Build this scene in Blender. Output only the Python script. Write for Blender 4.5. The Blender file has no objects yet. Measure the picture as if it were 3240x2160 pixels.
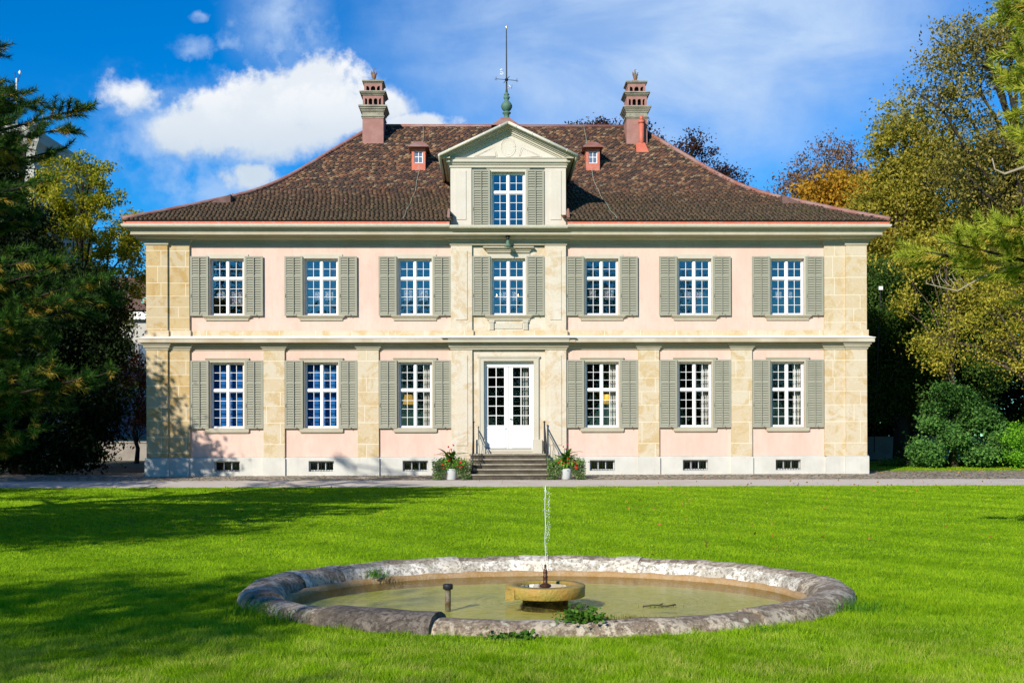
import bpy, math, random
import numpy as np
from mathutils import Vector, Matrix
C = bpy.data.collections.new('scene') if False else bpy.context.scene.collection
S = bpy.context.scene
R = math.radians
# ------------------------------------------------------------------ camera
F = 3667.0
cam_d = bpy.data.cameras.new('camera'); cam = bpy.data.objects.new('camera', cam_d); C.objects.link(cam)
cam.location = (0, 0, 1.16); cam.rotation_euler = (R(90), 0.0028, 0)
cam_d.sensor_width = 36; cam_d.lens = F / 3240 * 36; cam_d.shift_y = 310 / 3240
cam_d.clip_start = 0.1; cam_d.clip_end = 6000
S.camera = cam
# ------------------------------------------------------------------ light
SUN_D = Vector((0.57, 1.0, -0.605)).normalized()      # direction the light travels
el = math.asin(-SUN_D.z); az = math.atan2(-SUN_D.x, -SUN_D.y)
sl = bpy.data.lights.new('sun', 'SUN'); sl.energy = 4.8; sl.angle = R(0.5); sl.color = (1.0, 0.94, 0.84)
so = bpy.data.objects.new('sun', sl); C.objects.link(so); so.location = (-20, -20, 30)
so.rotation_euler = SUN_D.to_track_quat('-Z', 'Y').to_euler()
S.view_settings.view_transform = 'Standard'; S.view_settings.look = 'None'; S.view_settings.gamma = 1
S.view_settings.use_curve_mapping = False; S.view_settings.exposure = 0.28
S.render.film_transparent = False
S.cycles.max_bounces = 6; S.cycles.transparent_max_bounces = 12; S.cycles.caustics_reflective = False
S.cycles.caustics_refractive = False

class NT:
    """small helper round a node tree"""
    def __init__(s, t): s.t = t; s.n = t.nodes; s.l = t.links
    def a(s, typ, **kw):
        n = s.n.new(typ)
        for k, v in kw.items(): setattr(n, k, v)
        return n
    def put(s, sock, v):
        if isinstance(v, bpy.types.NodeSocket): s.l.new(v, sock)
        elif v is not None:
            if sock.type == 'RGBA' and hasattr(v, '__len__') and len(v) == 3: v = (*v, 1)
            sock.default_value = v
    def math(s, op, a, b=None, c=None, clamp=False):
        n = s.a('ShaderNodeMath', operation=op, use_clamp=clamp)
        s.put(n.inputs[0], a); s.put(n.inputs[1], b)
        if c is not None: s.put(n.inputs[2], c)
        return n.outputs[0]
    def mix(s, f, a, b, mode='MIX'):
        n = s.a('ShaderNodeMix', data_type='RGBA', blend_type=mode)
        s.put(n.inputs[0], f); s.put(n.inputs[6], a); s.put(n.inputs[7], b)
        return n.outputs[2]
    def noise(s, vec=None, scale=5, detail=4, rough=0.55, dist=0):
        n = s.a('ShaderNodeTexNoise'); n.inputs['Scale'].default_value = scale
        n.inputs['Detail'].default_value = detail; n.inputs['Roughness'].default_value = rough
        n.inputs['Distortion'].default_value = dist
        if vec is not None: s.l.new(vec, n.inputs['Vector'])
        return n.outputs['Fac']
    def ramp(s, f, stops):
        n = s.a('ShaderNodeValToRGB'); e = n.color_ramp.elements
        while len(e) < len(stops): e.new(0.5)
        for q, (p, c) in zip(e, stops):
            q.position = p; q.color = (*c, 1) if hasattr(c, '__len__') else (c, c, c, 1)
        s.put(n.inputs[0], f); return n.outputs[0]
    def step(s, f, lo, hi):
        n = s.a('ShaderNodeMapRange', interpolation_type='SMOOTHSTEP')
        s.put(n.inputs[0], f); n.inputs[1].default_value = lo; n.inputs[2].default_value = hi
        return n.outputs[0]
    def obj(s, scale=(1, 1, 1)):
        t = s.a('ShaderNodeTexCoord'); m = s.a('ShaderNodeMapping'); m.inputs['Scale'].default_value = scale
        s.l.new(t.outputs['Object'], m.inputs[0]); return m.outputs[0]

# ------------------------------------------------------------------ world
W = bpy.data.worlds.new('World'); S.world = W; W.use_nodes = True
w = NT(W.node_tree); w.n.clear()
sky = w.a('ShaderNodeTexSky', sky_type='NISHITA', sun_disc=False)
sky.sun_elevation = el; sky.sun_rotation = az; sky.altitude = 500; sky.air_density = 1.0
sky.dust_density = 0.0; sky.ozone_density = 3.5
hs = w.a('ShaderNodeHueSaturation'); hs.inputs['Saturation'].default_value = 1.45; hs.inputs['Value'].default_value = 1.0
w.l.new(sky.outputs[0], hs.inputs['Color'])
blue = w.mix(1.0, hs.outputs[0], (0.50, 1.06, 1.25), 'MULTIPLY')
tc = w.a('ShaderNodeTexCoord'); sep = w.a('ShaderNodeSeparateXYZ'); w.l.new(tc.outputs['Generated'], sep.inputs[0])
X, Y, Z = sep.outputs
Yc = w.math('MAXIMUM', w.math('ABSOLUTE', Y), 0.08)
U = w.math('DIVIDE', X, Yc); V = w.math('DIVIDE', Z, Yc)      # tangent-plane direction (sky at infinity)
n1 = w.noise(tc.outputs['Generated'], 9, 8, 0.62); n2 = w.noise(tc.outputs['Generated'], 28, 6, 0.6)
n3 = w.noise(tc.outputs['Generated'], 75, 5, 0.6)
nn = w.math('ADD', w.math('ADD', w.math('MULTIPLY', w.math('SUBTRACT', n1, 0.5), 2.0), w.math('MULTIPLY', w.math('SUBTRACT', n2, 0.5), 1.3)), w.math('MULTIPLY', w.math('SUBTRACT', n3, 0.5), 0.7))
def cloud(px, py, rx, ry, lo=0.62, hi=1.12, gain=1.0):
    dx = w.math('MULTIPLY', w.math('SUBTRACT', U, (px - 1620) / F), F / rx)
    dy = w.math('MULTIPLY', w.math('SUBTRACT', V, (1390 - py) / F), F / ry)
    d = w.math('SQRT', w.math('ADD', w.math('MULTIPLY', dx, dx), w.math('MULTIPLY', dy, dy)))
    d = w.math('ADD', d, w.math('MULTIPLY', nn, gain))
    return w.math('SUBTRACT', 1.0, w.step(d, lo, hi))
cum = None
for a in ((985, 255, 150, 85), (880, 320, 190, 115), (740, 380, 230, 105), (1080, 350, 140, 115), (590, 410, 130, 75, .4, 1.15),
          (900, 430, 300, 85, .3, 1.2), (1310, 395, 130, 42), (1230, 340, 95, 60, .4, 1.2), (800, 555, 80, 34, .1, 1.2, 2.2), (430, 300, 90, 50, .0, 1.25, 1.9)):
    m = cloud(*a); cum = m if cum is None else w.math('MAXIMUM', cum, m)
thin = None
for a in ((625, 152, 75, 42, 0, 1.1, 2.3), (745, 118, 62, 65, 0, 1.1, 2.3), (635, 52, 34, 18, .1, 1.1, 2.0), (900, 70, 140, 230, 0, 1.4, 2.4), (590, 420, 330, 150, 0, 1.5, 1.5), (690, 600, 200, 50, 0, 1.4, 2)):
    m = cloud(*a); thin = m if thin is None else w.math('MAXIMUM', thin, m)
# cirrus: stretched noise, strongest to the right
mp = w.a('ShaderNodeMapping'); mp.inputs['Scale'].default_value = (2.2, 1, 7); mp.inputs['Rotation'].default_value = (0, R(28), 0)
w.l.new(tc.outputs['Generated'], mp.inputs[0])
cn = w.noise(mp.outputs[0], 2.6, 8, 0.56, 0.6)
def soft(px, py, rx, ry):
    dx = w.math('MULTIPLY', w.math('SUBTRACT', U, (px - 1620) / F), F / rx)
    dy = w.math('MULTIPLY', w.math('SUBTRACT', V, (1390 - py) / F), F / ry)
    d = w.math('SQRT', w.math('ADD', w.math('MULTIPLY', dx, dx), w.math('MULTIPLY', dy, dy)))
    return w.math('SUBTRACT', 1.0, w.step(w.math('ADD', d, w.math('MULTIPLY', w.math('SUBTRACT', n1, 0.5), .7)), 0.1, 1.15))
region = w.math('MAXIMUM', soft(2180, 110, 1080, 540), w.math('MULTIPLY', w.math('MULTIPLY', soft(890, 40, 190, 300), w.step(n1, .35, .62)), 0.9))
region = w.math('MAXIMUM', region, w.math('MULTIPLY', soft(1950, 420, 700, 160), 0.6))
cir = w.math('MULTIPLY', region, w.math('ADD', 0.55, w.math('MULTIPLY', w.step(cn, 0.28, 0.72), 0.6)))
front = w.step(Y, 0.02, 0.1)
back = w.math('MULTIPLY', w.math('SUBTRACT', 1, front), w.math('MULTIPLY', w.step(cn, .55, .8), .5))
amount = w.math('ADD', w.math('MULTIPLY', front, w.math('MAXIMUM', w.math('MULTIPLY', w.math('MULTIPLY', thin, w.step(n2, .3, .6)), 0.6), cir)), back)
c1 = w.mix(amount, blue, (4.4, 5.8, 7.9))
shade = w.mix(w.step(V, 0.235, 0.315), (5.3, 6.1, 6.9), (8.1, 8.2, 8.3))
shade = w.mix(w.math('MULTIPLY', w.step(n2, .42, .60), .55), shade, (6.1, 6.7, 7.3))
c2 = w.mix(w.math('MULTIPLY', w.math('MULTIPLY', cum, front), 0.95), c1, shade)
bg = w.a('ShaderNodeBackground'); bg.inputs['Strength'].default_value = 0.10
w.l.new(c2, bg.inputs['Color']); wo = w.a('ShaderNodeOutputWorld'); w.l.new(bg.outputs[0], wo.inputs['Surface'])

# ------------------------------------------------------------------ materials
def mat(name, col, rough=0.8, var=None, vscale=3, bump=0.0, bscale=40, metallic=0, spec=0.3, fine=None, stretch=(1, 1, 1)):
    m = bpy.data.materials.new(name); m.use_nodes = True; t = NT(m.node_tree)
    b = t.n['Principled BSDF']; b.inputs['Roughness'].default_value = rough; b.inputs['Metallic'].default_value = metallic
    b.inputs['Specular IOR Level'].default_value = spec
    co = t.obj(stretch); c = (*col, 1)
    if var is not None:
        c = t.mix(t.step(t.noise(co, vscale, 6, 0.62), 0.32, 0.68), col, var)
    if fine is not None:
        c = t.mix(t.math('MULTIPLY', t.step(t.noise(co, vscale * 6, 5, 0.7), 0.45, 0.75), 0.7), c, fine)
    if name.endswith('plaster') or name.endswith('render'):
        st = t.step(t.noise(t.obj((9, 9, .55)), 1.0, 5, .7), .52, .72); c = t.mix(t.math('MULTIPLY', st, .22), c, (col[0] * .72, col[1] * .72, col[2] * .70))
        st = t.step(t.noise(t.obj(), .45, 6, .7), .50, .60); c = t.mix(t.math('MULTIPLY', st, .22), c, (min(1, col[0] * 1.12), min(1, col[1] * 1.2), min(1, col[2] * 1.25)))
    t.put(b.inputs['Base Color'], c)
    if bump:
        bn = t.a('ShaderNodeBump'); bn.inputs['Strength'].default_value = bump; bn.inputs['Distance'].default_value = 0.02
        t.l.new(t.noise(co, bscale, 4, 0.6), bn.inputs['Height']); t.l.new(bn.outputs[0], b.inputs['Normal'])
    return m
def block_mat(name, c1, c2, c3, mortar, bw=0.95, rh=0.46, msize=0.012, mstr=1.0, off=0.37):
    m = bpy.data.materials.new(name); m.use_nodes = True; t = NT(m.node_tree)
    b = t.n['Principled BSDF']; b.inputs['Roughness'].default_value = 0.85; b.inputs['Specular IOR Level'].default_value = 0.2
    co = t.obj(); sp = t.a('ShaderNodeSeparateXYZ'); t.l.new(co, sp.inputs[0])
    cb = t.a('ShaderNodeCombineXYZ')
    t.l.new(t.math('ADD', sp.outputs[0], sp.outputs[1]), cb.inputs[0])
    wz = t.math('ADD', sp.outputs[2], t.math('MULTIPLY', t.math('SINE', t.math('MULTIPLY', sp.outputs[2], 2.3)), 0.11))
    t.l.new(wz, cb.inputs[1])
    br = t.a('ShaderNodeTexBrick'); t.l.new(cb.outputs[0], br.inputs['Vector'])
    br.offset = off; br.squash = 1.35; br.squash_frequency = 3; br.inputs['Scale'].default_value = 1
    br.inputs['Brick Width'].default_value = bw; br.inputs['Row Height'].default_value = rh
    br.inputs['Mortar Size'].default_value = msize; br.inputs['Mortar Smooth'].default_value = 0.2
    t.put(br.inputs['Color1'], (0.0, 0.0, 0.0, 1)); t.put(br.inputs['Color2'], (1, 1, 1, 1)); t.put(br.inputs['Mortar'], (0.5, .5, .5, 1))
    n1 = t.noise(co, 1.7, 7, 0.62, 1.2); n2 = t.noise(co, 5.5, 6, 0.65, 2.5)
    col = t.mix(t.math('MULTIPLY', br.outputs['Color'], 0.75), c1, c2)
    col = t.mix(t.step(n1, 0.46, 0.62), col, c3)
    col = t.mix(t.math('MULTIPLY', t.step(n2, 0.52, 0.66), 0.75), col, c2)
    col = t.mix(t.math('MULTIPLY', t.step(t.noise(co, 22, 4, .7), .35, .75), .16), col, (c1[0] * .55, c1[1] * .5, c1[2] * .45))
    col = t.mix(t.math('MULTIPLY', br.outputs['Fac'], mstr), col, mortar)
    t.put(b.inputs['Base Color'], col)
    bn = t.a('ShaderNodeBump'); bn.inputs['Strength'].default_value = 0.25; bn.inputs['Distance'].default_value = 0.01
    t.l.new(t.noise(co, 60, 4, .6), bn.inputs['Height']); t.l.new(bn.outputs[0], b.inputs['Normal'])
    return m
def leaf_mat(name, cols, trans=0.35, nscale=0.9, rough=0.5, shift=0.0):
    """per-leaf variation (random per island) + clump-scale noise"""
    m = bpy.data.materials.new(name); m.use_nodes = True; t = NT(m.node_tree); t.n.clear()
    g = t.a('ShaderNodeNewGeometry'); co = t.obj()
    f = t.math('ADD', t.math('MULTIPLY', g.outputs['Random Per Island'], 0.62), t.math('MULTIPLY', t.noise(co, nscale, 3, .6), 0.75))
    f = t.math('SUBTRACT', f, 0.18 + shift)
    k = len(cols); c = t.ramp(f, [(0.08 + 0.84 * i / (k - 1), q) for i, q in enumerate(cols)])
    d = t.a('ShaderNodeBsdfPrincipled'); d.inputs['Roughness'].default_value = rough; d.inputs['Specular IOR Level'].default_value = 0.08
    t.put(d.inputs['Base Color'], c)
    tr = t.a('ShaderNodeBsdfTranslucent'); t.put(tr.inputs[0], t.mix(1.0, c, (1.15, 1.25, 0.7), 'MULTIPLY'))
    mx = t.a('ShaderNodeMixShader'); mx.inputs[0].default_value = trans
    t.l.new(d.outputs[0], mx.inputs[1]); t.l.new(tr.outputs[0], mx.inputs[2])
    o = t.a('ShaderNodeOutputMaterial'); t.l.new(mx.outputs[0], o.inputs[0])
    return m
def glass_mat(name, base, edge, tint=(1, 1, 1), rough=0.0, wob=0.0):
    m = bpy.data.materials.new(name); m.use_nodes = True; t = NT(m.node_tree); t.n.clear()
    lw = t.a('ShaderNodeFresnel'); lw.inputs[0].default_value = 1.45
    f = t.math('ADD', base, t.math('MULTIPLY', lw.outputs[0], edge), clamp=True)
    tr = t.a('ShaderNodeBsdfTransparent'); tr.inputs[0].default_value = (*tint, 1)
    gl = t.a('ShaderNodeBsdfGlossy'); gl.inputs['Roughness'].default_value = rough
    if wob:
        bn = t.a('ShaderNodeBump'); bn.inputs['Strength'].default_value = wob; bn.inputs['Distance'].default_value = 0.01
        t.l.new(t.noise(t.obj(), 3.5, 2, .5), bn.inputs['Height']); t.l.new(bn.outputs[0], gl.inputs['Normal'])
    mx = t.a('ShaderNodeMixShader'); t.l.new(f, mx.inputs[0]); t.l.new(tr.outputs[0], mx.inputs[1]); t.l.new(gl.outputs[0], mx.inputs[2])
    o = t.a('ShaderNodeOutputMaterial'); t.l.new(mx.outputs[0], o.inputs[0]); return m
def emit(name, col, s):
    m = bpy.data.materials.new(name); m.use_nodes = True; t = NT(m.node_tree); b = t.n['Principled BSDF']
    t.put(b.inputs['Base Color'], col); t.put(b.inputs['Emission Color'], col); b.inputs['Emission Strength'].default_value = s
    return m

M = dict(
 pink=mat('pink_plaster', (0.69, 0.465, 0.375), .9, (0.74, 0.53, 0.435), 1.1, .2, 70, fine=(0.63, 0.425, 0.34), stretch=(1, 1, .45)),
 plinth=mat('plinth_plaster', (0.54, 0.52, 0.46), .9, (0.62, 0.60, 0.53), 1.6, .15, 60),
 ochre=block_mat('ochre_sandstone', (0.54, 0.39, 0.18), (0.53, 0.45, 0.31), (0.47, 0.31, 0.12), (0.68, 0.58, 0.40), .87, .43, .012, 1.0),
 pale=block_mat('pale_sandstone', (0.62, 0.54, 0.41), (0.65, 0.60, 0.51), (0.56, 0.44, 0.28), (0.60, 0.52, 0.38), 1.3, .72, .006, .5),
 mixed=block_mat('banded_sandstone', (0.58, 0.46, 0.29), (0.62, 0.56, 0.44), (0.54, 0.40, 0.21), (0.72, 0.64, 0.48), 1.2, .55, .011, .9),
 trim=mat('grey_green_stone', (0.42, 0.37, 0.26), .85, (0.47, 0.43, 0.33), 1.1, .1, 50, fine=(0.38, 0.34, 0.24)),
 trim2=mat('light_trim_stone', (0.51, 0.46, 0.36), .85, (0.55, 0.51, 0.41), 1.1, .1, 50),
 brown=mat('brown_band_stone', (0.42, 0.34, 0.22), .85, (0.56, 0.50, 0.39), .7, .1, 50, stretch=(1, 1, .2)),
 flash=mat('white_painted_flashing', (0.85, 0.83, 0.76), .6),
 gutter=mat('cream_gutter_paint', (0.58, 0.56, 0.45), .45, (0.64, 0.61, 0.48), 2.0, spec=.4, fine=(0.50, 0.42, 0.26)),
 dorm=mat('cream_render', (0.60, 0.535, 0.44), .9, (0.63, 0.58, 0.49), 1.5, .12, 60, fine=(0.58, 0.55, 0.45)),
 shut=mat('sage_shutter_paint', (0.29, 0.285, 0.215), .6, (0.32, 0.315, 0.24), 2.5),
 white=mat('white_paint', (0.80, 0.80, 0.78), .45),
 copper=mat('red_painted_metal', (0.62, 0.15, 0.07), .55, (0.52, 0.14, 0.08), 1.3, .1, 30, fine=(0.42, 0.33, 0.30)),
 ridge=mat('weathered_red_metal', (0.27, 0.10, 0.07), .6, (0.30, 0.19, 0.16), 2.2, .2, 30),
 mauve=mat('mauve_render', (0.31, 0.15, 0.125), .85, (0.37, 0.20, 0.16), 3, .15, 50),
 chst=mat('weathered_chimney_stone', (0.36, 0.33, 0.24), .85, (0.22, 0.20, 0.15), 5, .2, 50),
 flame=mat('lichened_finial_stone', (0.14, 0.13, 0.09), .9, (0.30, 0.12, 0.06), 5, .3, 50),
 patina=mat('green_patina', (0.07, 0.20, 0.155), .6, (0.10, 0.16, 0.10), 7, .2, 40),
 iron=mat('dark_iron', (0.035, 0.037, 0.04), .55, metallic=.5),
 black=mat('black_steel', (0.02, 0.03, 0.035), .5),
 gold=mat('gilt', (0.9, 0.66, 0.35), .3, metallic=.8),
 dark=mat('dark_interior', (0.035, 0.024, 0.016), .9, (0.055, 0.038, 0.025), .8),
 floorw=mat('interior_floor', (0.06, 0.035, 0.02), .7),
 blind=mat('blue_blind_cloth', (0.004, 0.13, 0.42), .8),
 curtain=mat('white_curtain_cloth', (0.62, 0.60, 0.53), .9),
 brcurtain=mat('brown_curtain_cloth', (0.22, 0.12, 0.05), .9),
 step=mat('dark_step_stone', (0.055, 0.046, 0.034), .9, (0.12, 0.10, 0.07), 2.2, .5, 60, fine=(0.05, 0.045, 0.03)),  # dark brown mottled stone of the risers
 stepedge=mat('pale_nosing_stone', (0.26, 0.22, 0.16), .9, (0.36, 0.32, 0.25), 3.2, .5, 60, fine=(0.10, 0.09, 0.06)),  # paler mottled stone of the step nosings
 potw=mat('grey_white_pot_glaze', (0.55, 0.57, 0.56), .4),
 bark=mat('grey_brown_bark', (0.07, 0.05, 0.035), .95, (0.11, 0.085, 0.06), 6, .6, 30),
 barkd=mat('dark_bark', (0.03, 0.023, 0.017), .95, (0.05, 0.04, 0.03), 6, .6, 30),
 barkp=mat('pale_dead_bark', (0.30, 0.25, 0.18), .9, (0.40, 0.34, 0.26), 9, .3, 30),
 red=mat('red_petals', (0.62, 0.02, 0.01), .6), pinkf=mat('pink_canna_petals', (0.62, 0.06, 0.07), .6),
 house=mat('far_cream_wall', (0.46, 0.44, 0.38), .9, (0.50, 0.48, 0.42), .6),
 housed=mat('far_grey_trim', (0.26, 0.26, 0.24), .8),
 darkroof=mat('far_brown_tiles', (0.11, 0.065, 0.045), .9, (0.15, 0.09, 0.065), 4),
 wallg=mat('grey_garden_wall', (0.23, 0.20, 0.17), .9, (0.33, 0.30, 0.26), 1.4, .3, 30),
 winp=mat('far_window_glass', (0.12, 0.16, 0.22), .15, spec=.8),
 turq=mat('turquoise_copper', (0.20, 0.50, 0.40), .6),
 glass_hi=glass_mat('upper_window_glass', 0.20, 1.2, wob=.5), glass_lo=glass_mat('lower_window_glass', 0.04, 0.9, wob=.2),
 lampshade=emit('lit_lampshade', (0.85, 0.50, 0.08), .45), bulb=emit('candle_bulb', (1.0, 0.62, 0.25), 6.0),
 lead=mat('pale_leading', (0.55, 0.56, 0.56), .5),
 jet=mat('falling_water', (.80, .83, .85), .15, spec=.8),
)
# stained glass: leaded cells
def stained():
    m = bpy.data.materials.new('stained_glass'); m.use_nodes = True; t = NT(m.node_tree); b = t.n['Principled BSDF']
    v = t.a('ShaderNodeTexVoronoi', feature='DISTANCE_TO_EDGE'); v.inputs['Scale'].default_value = 13; t.l.new(t.obj(), v.inputs['Vector'])
    v2 = t.a('ShaderNodeTexVoronoi'); v2.inputs['Scale'].default_value = 13; t.l.new(t.obj(), v2.inputs['Vector'])
    e = t.step(v.outputs['Distance'], .05, .10)
    c = t.mix(0.12, (0.025, 0.035, 0.06), v2.outputs['Color'])
    t.put(b.inputs['Base Color'], t.mix(e, (0.62, 0.63, 0.64), c)); b.inputs['Roughness'].default_value = .4
    return m
M['stain'] = stained()
# roof tiles
def tiles():
    m = bpy.data.materials.new('clay_roof_tiles'); m.use_nodes = True; t = NT(m.node_tree); b = t.n['Principled BSDF']
    g = t.a('ShaderNodeNewGeometry'); co = t.obj(); sp = t.a('ShaderNodeSeparateXYZ'); t.l.new(co, sp.inputs[0])
    c = t.ramp(g.outputs['Random Per Island'], [(0.0, (0.060, 0.042, 0.035)), (0.3, (0.086, 0.055, 0.043)), (0.50, (0.150, 0.080, 0.052)),
        (0.72, (0.24, 0.105, 0.055)), (0.88, (0.31, 0.17, 0.085)), (1.0, (0.36, 0.28, 0.16))])
    c = t.mix(t.math('MULTIPLY', t.step(t.noise(co, 9, 6, .75), .40, .62), .5), c, (0.075, 0.055, 0.045))
    up = t.step(t.math('ADD', sp.outputs[2], t.math('MULTIPLY', t.noise(co, .5, 4, .6), 2.4)), 9.8, 12.0)
    moss = t.mix(t.step(t.noise(co, 16, 4, .7), .42, .66), (0.060, 0.048, 0.028), (0.18, 0.14, 0.095))
    c = t.mix(t.math('MULTIPLY', t.math('SUBTRACT', 1, up), .72), c, moss)
    c = t.mix(t.math('MULTIPLY', t.step(t.noise(co, 30, 3, .7), .60, .70), .5), c, (0.30, 0.27, 0.20))
    gr = t.math('MULTIPLY', t.step(t.noise(co, 2.2, 3, .6), .60, .72), t.math('SUBTRACT', 1, t.step(sp.outputs[2], 8.6, 10)))
    c = t.mix(t.math('MULTIPLY', gr, .6), c, (0.06, 0.09, 0.015))
    t.put(b.inputs['Base Color'], c); b.inputs['Roughness'].default_value = .9; b.inputs['Specular IOR Level'].default_value = .15
    return m
M['tiles'] = tiles()
M['underroof'] = mat('roof_underlay', (0.03, 0.02, 0.015), .95)

# ------------------------------------------------------------------ mesh builder
class MB:
    def __init__(s): s.v = []; s.f = []; s.mi = []; s.sm = []; s.cur = 0
    def add(s, vs, fs, smooth=False):
        o = len(s.v); s.v += [tuple(q) for q in vs]
        for f in fs: s.f.append([i + o for i in f]); s.mi.append(s.cur); s.sm.append(smooth)
    def box(s, x0, x1, y0, y1, z0, z1, skip=()):
        v = [(x0, y0, z0), (x1, y0, z0), (x1, y1, z0), (x0, y1, z0), (x0, y0, z1), (x1, y0, z1), (x1, y1, z1), (x0, y1, z1)]
        f = [[0, 3, 2, 1], [4, 5, 6, 7], [0, 1, 5, 4], [1, 2, 6, 5], [2, 3, 7, 6], [3, 0, 4, 7]]
        s.add(v, [q for i, q in enumerate(f) if i not in skip])
    def tilt(s, x0, x1, y, z, hw, th, ang):      # slat: box turned about x
        ca, sa = math.cos(ang), math.sin(ang); v = []
        for x in (x0, x1):
            for a, b in ((-hw, -th), (hw, -th), (hw, th), (-hw, th)): v.append((x, y + a * ca - b * sa, z + a * sa + b * ca))
        s.add(v, [[0, 1, 2, 3], [7, 6, 5, 4], [0, 4, 5, 1], [1, 5, 6, 2], [2, 6, 7, 3], [3, 7, 4, 0]])
    def poly(s, pts, y0, y1):                     # polygon in (x,z) extruded in y
        n = len(pts); v = [(x, y0, z) for x, z in pts] + [(x, y1, z) for x, z in pts]
        s.add(v, [list(range(n)), list(range(2 * n - 1, n - 1, -1))] + [[i, i + n, (i + 1) % n + n, (i + 1) % n] for i in range(n)])
    def lathe(s, prof, c=(0, 0, 0), seg=24, smooth=True, sx=1, sy=1, lobes=0, ld=0):
        v = []; n = len(prof)
        for k in range(seg):
            a = 2 * math.pi * k / seg; rr = 1 + (ld * math.cos(lobes * a) if lobes else 0)
            for r, z in prof: v.append((c[0] + r * rr * sx * math.cos(a), c[1] + r * rr * sy * math.sin(a), c[2] + z))
        f = []
        for k in range(seg):
            k2 = (k + 1) % seg
            for i in range(n - 1): f.append([k * n + i, k2 * n + i, k2 * n + i + 1, k * n + i + 1])
        s.add(v, f, smooth)
    def tube(s, pts, rad, seg=6, smooth=True, cap=True):
        P = [Vector(p) for p in pts]; n = len(P); v = []
        if not hasattr(rad, '__len__'): rad = [rad] * n
        up = Vector((0.13, 0.31, 0.94))
        for i, p in enumerate(P):
            d = (P[min(i + 1, n - 1)] - P[max(i - 1, 0)])
            d = d.normalized() if d.length > 1e-9 else Vector((0, 0, 1))
            if abs(d.dot(up)) > .95: up = Vector((0.9, 0.3, 0.1))
            a = d.cross(up).normalized(); b = a.cross(d)
            for k in range(seg):
                t = 2 * math.pi * k / seg; v.append(p + (a * math.cos(t) + b * math.sin(t)) * rad[i])
        f = [[i * seg + k, i * seg + (k + 1) % seg, (i + 1) * seg + (k + 1) % seg, (i + 1) * seg + k] for i in range(n - 1) for k in range(seg)]
        if cap: f += [list(range(seg))[::-1], [(n - 1) * seg + k for k in range(seg)]]
        s.add(v, f, smooth)
    def sweep(s, path, prof, z=True):             # profile (p outward, z) along a plan path, mitred; outward = right of travel
        n = len(path); P = [Vector(p) for p in path]; nr = []
        for i in range(n - 1):
            d = (P[i + 1] - P[i]).normalized(); nr.append(Vector((d.y, -d.x)))
        v = []
        for i in range(n):
            if i == 0: m = nr[0]
            elif i == n - 1: m = nr[-1]
            else:
                m = nr[i - 1] + nr[i]; m = m / (1 + nr[i - 1].dot(nr[i]))
            for p, zz in prof: v.append((P[i].x + m.x * p, P[i].y + m.y * p, zz))
        k = len(prof)
        f = [[i * k + j, (i + 1) * k + j, (i + 1) * k + j + 1, i * k + j + 1] for i in range(n - 1) for j in range(k - 1)]
        f += [list(range(k)), [(n - 1) * k + j for j in range(k)][::-1]]
        s.add(v, f)
    def wall(s, x0, x1, z0, z1, holes, y, depth=0.2):   # sheet with openings and reveals, facing -y
        xs = sorted({x0, x1, *[h[0] for h in holes], *[h[1] for h in holes]}); zs = sorted({z0, z1, *[h[2] for h in holes], *[h[3] for h in holes]})
        for a, b in zip(xs, xs[1:]):
            for c, d in zip(zs, zs[1:]):
                mx, mz = (a + b) / 2, (c + d) / 2
                if any(h[0] < mx < h[1] and h[2] < mz < h[3] for h in holes): continue
                s.add([(a, y, c), (b, y, c), (b, y, d), (a, y, d)], [[0, 1, 2, 3]])
        for a, b, c, d in holes:
            e = y + depth
            s.add([(a, y, c), (b, y, c), (b, y, d), (a, y, d), (a, e, c), (b, e, c), (b, e, d), (a, e, d)],
                  [[0, 4, 5, 1], [1, 5, 6, 2], [2, 6, 7, 3], [3, 7, 4, 0]])
    def mesh(s, name, mats):
        m = bpy.data.meshes.new(name); m.from_pydata(s.v, [], s.f)
        for q in (mats if isinstance(mats, (list, tuple)) else [mats]): m.materials.append(q)
        m.polygons.foreach_set('material_index', s.mi); m.polygons.foreach_set('use_smooth', s.sm); m.update()
        return m
    def build(s, name, mats, parent=None, loc=(0, 0, 0)):
        return link(name, s.mesh(name, mats), parent, loc)
def link(name, data, parent=None, loc=(0, 0, 0)):
    o = bpy.data.objects.new(name, data); C.objects.link(o); o.location = loc
    if parent: o.parent = parent
    return o
def tag(o, label=None, cat=None, group=None, kind=None):
    for k, v in (('label', label), ('category', cat), ('group', group), ('kind', kind)):
        if v: o[k] = v
    return o
def npmesh(name, verts, faces, mats, mi=None, smooth=False):     # verts (n,3), faces (m,k)
    m = bpy.data.meshes.new(name); nv = len(verts); nf, k = faces.shape
    m.vertices.add(nv); m.vertices.foreach_set('co', verts.astype(np.float32).ravel())
    m.loops.add(nf * k); m.loops.foreach_set('vertex_index', faces.astype(np.int32).ravel())
    m.polygons.add(nf); m.polygons.foreach_set('loop_start', np.arange(0, nf * k, k, dtype=np.int32))
    m.polygons.foreach_set('loop_total', np.full(nf, k, dtype=np.int32))
    for q in (mats if isinstance(mats, (list, tuple)) else [mats]): m.materials.append(q)
    if mi is not None: m.polygons.foreach_set('material_index', mi.astype(np.int32))
    if smooth: m.polygons.foreach_set('use_smooth', np.ones(nf, dtype=bool))
    m.update(calc_edges=True); return m
def copy_tree(o, parent=None, loc=None):
    c = o.copy(); C.objects.link(c); c.parent = parent
    if loc is not None: c.location = loc
    for ch in list(o.children): copy_tree(ch, c)
    return c

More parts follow.
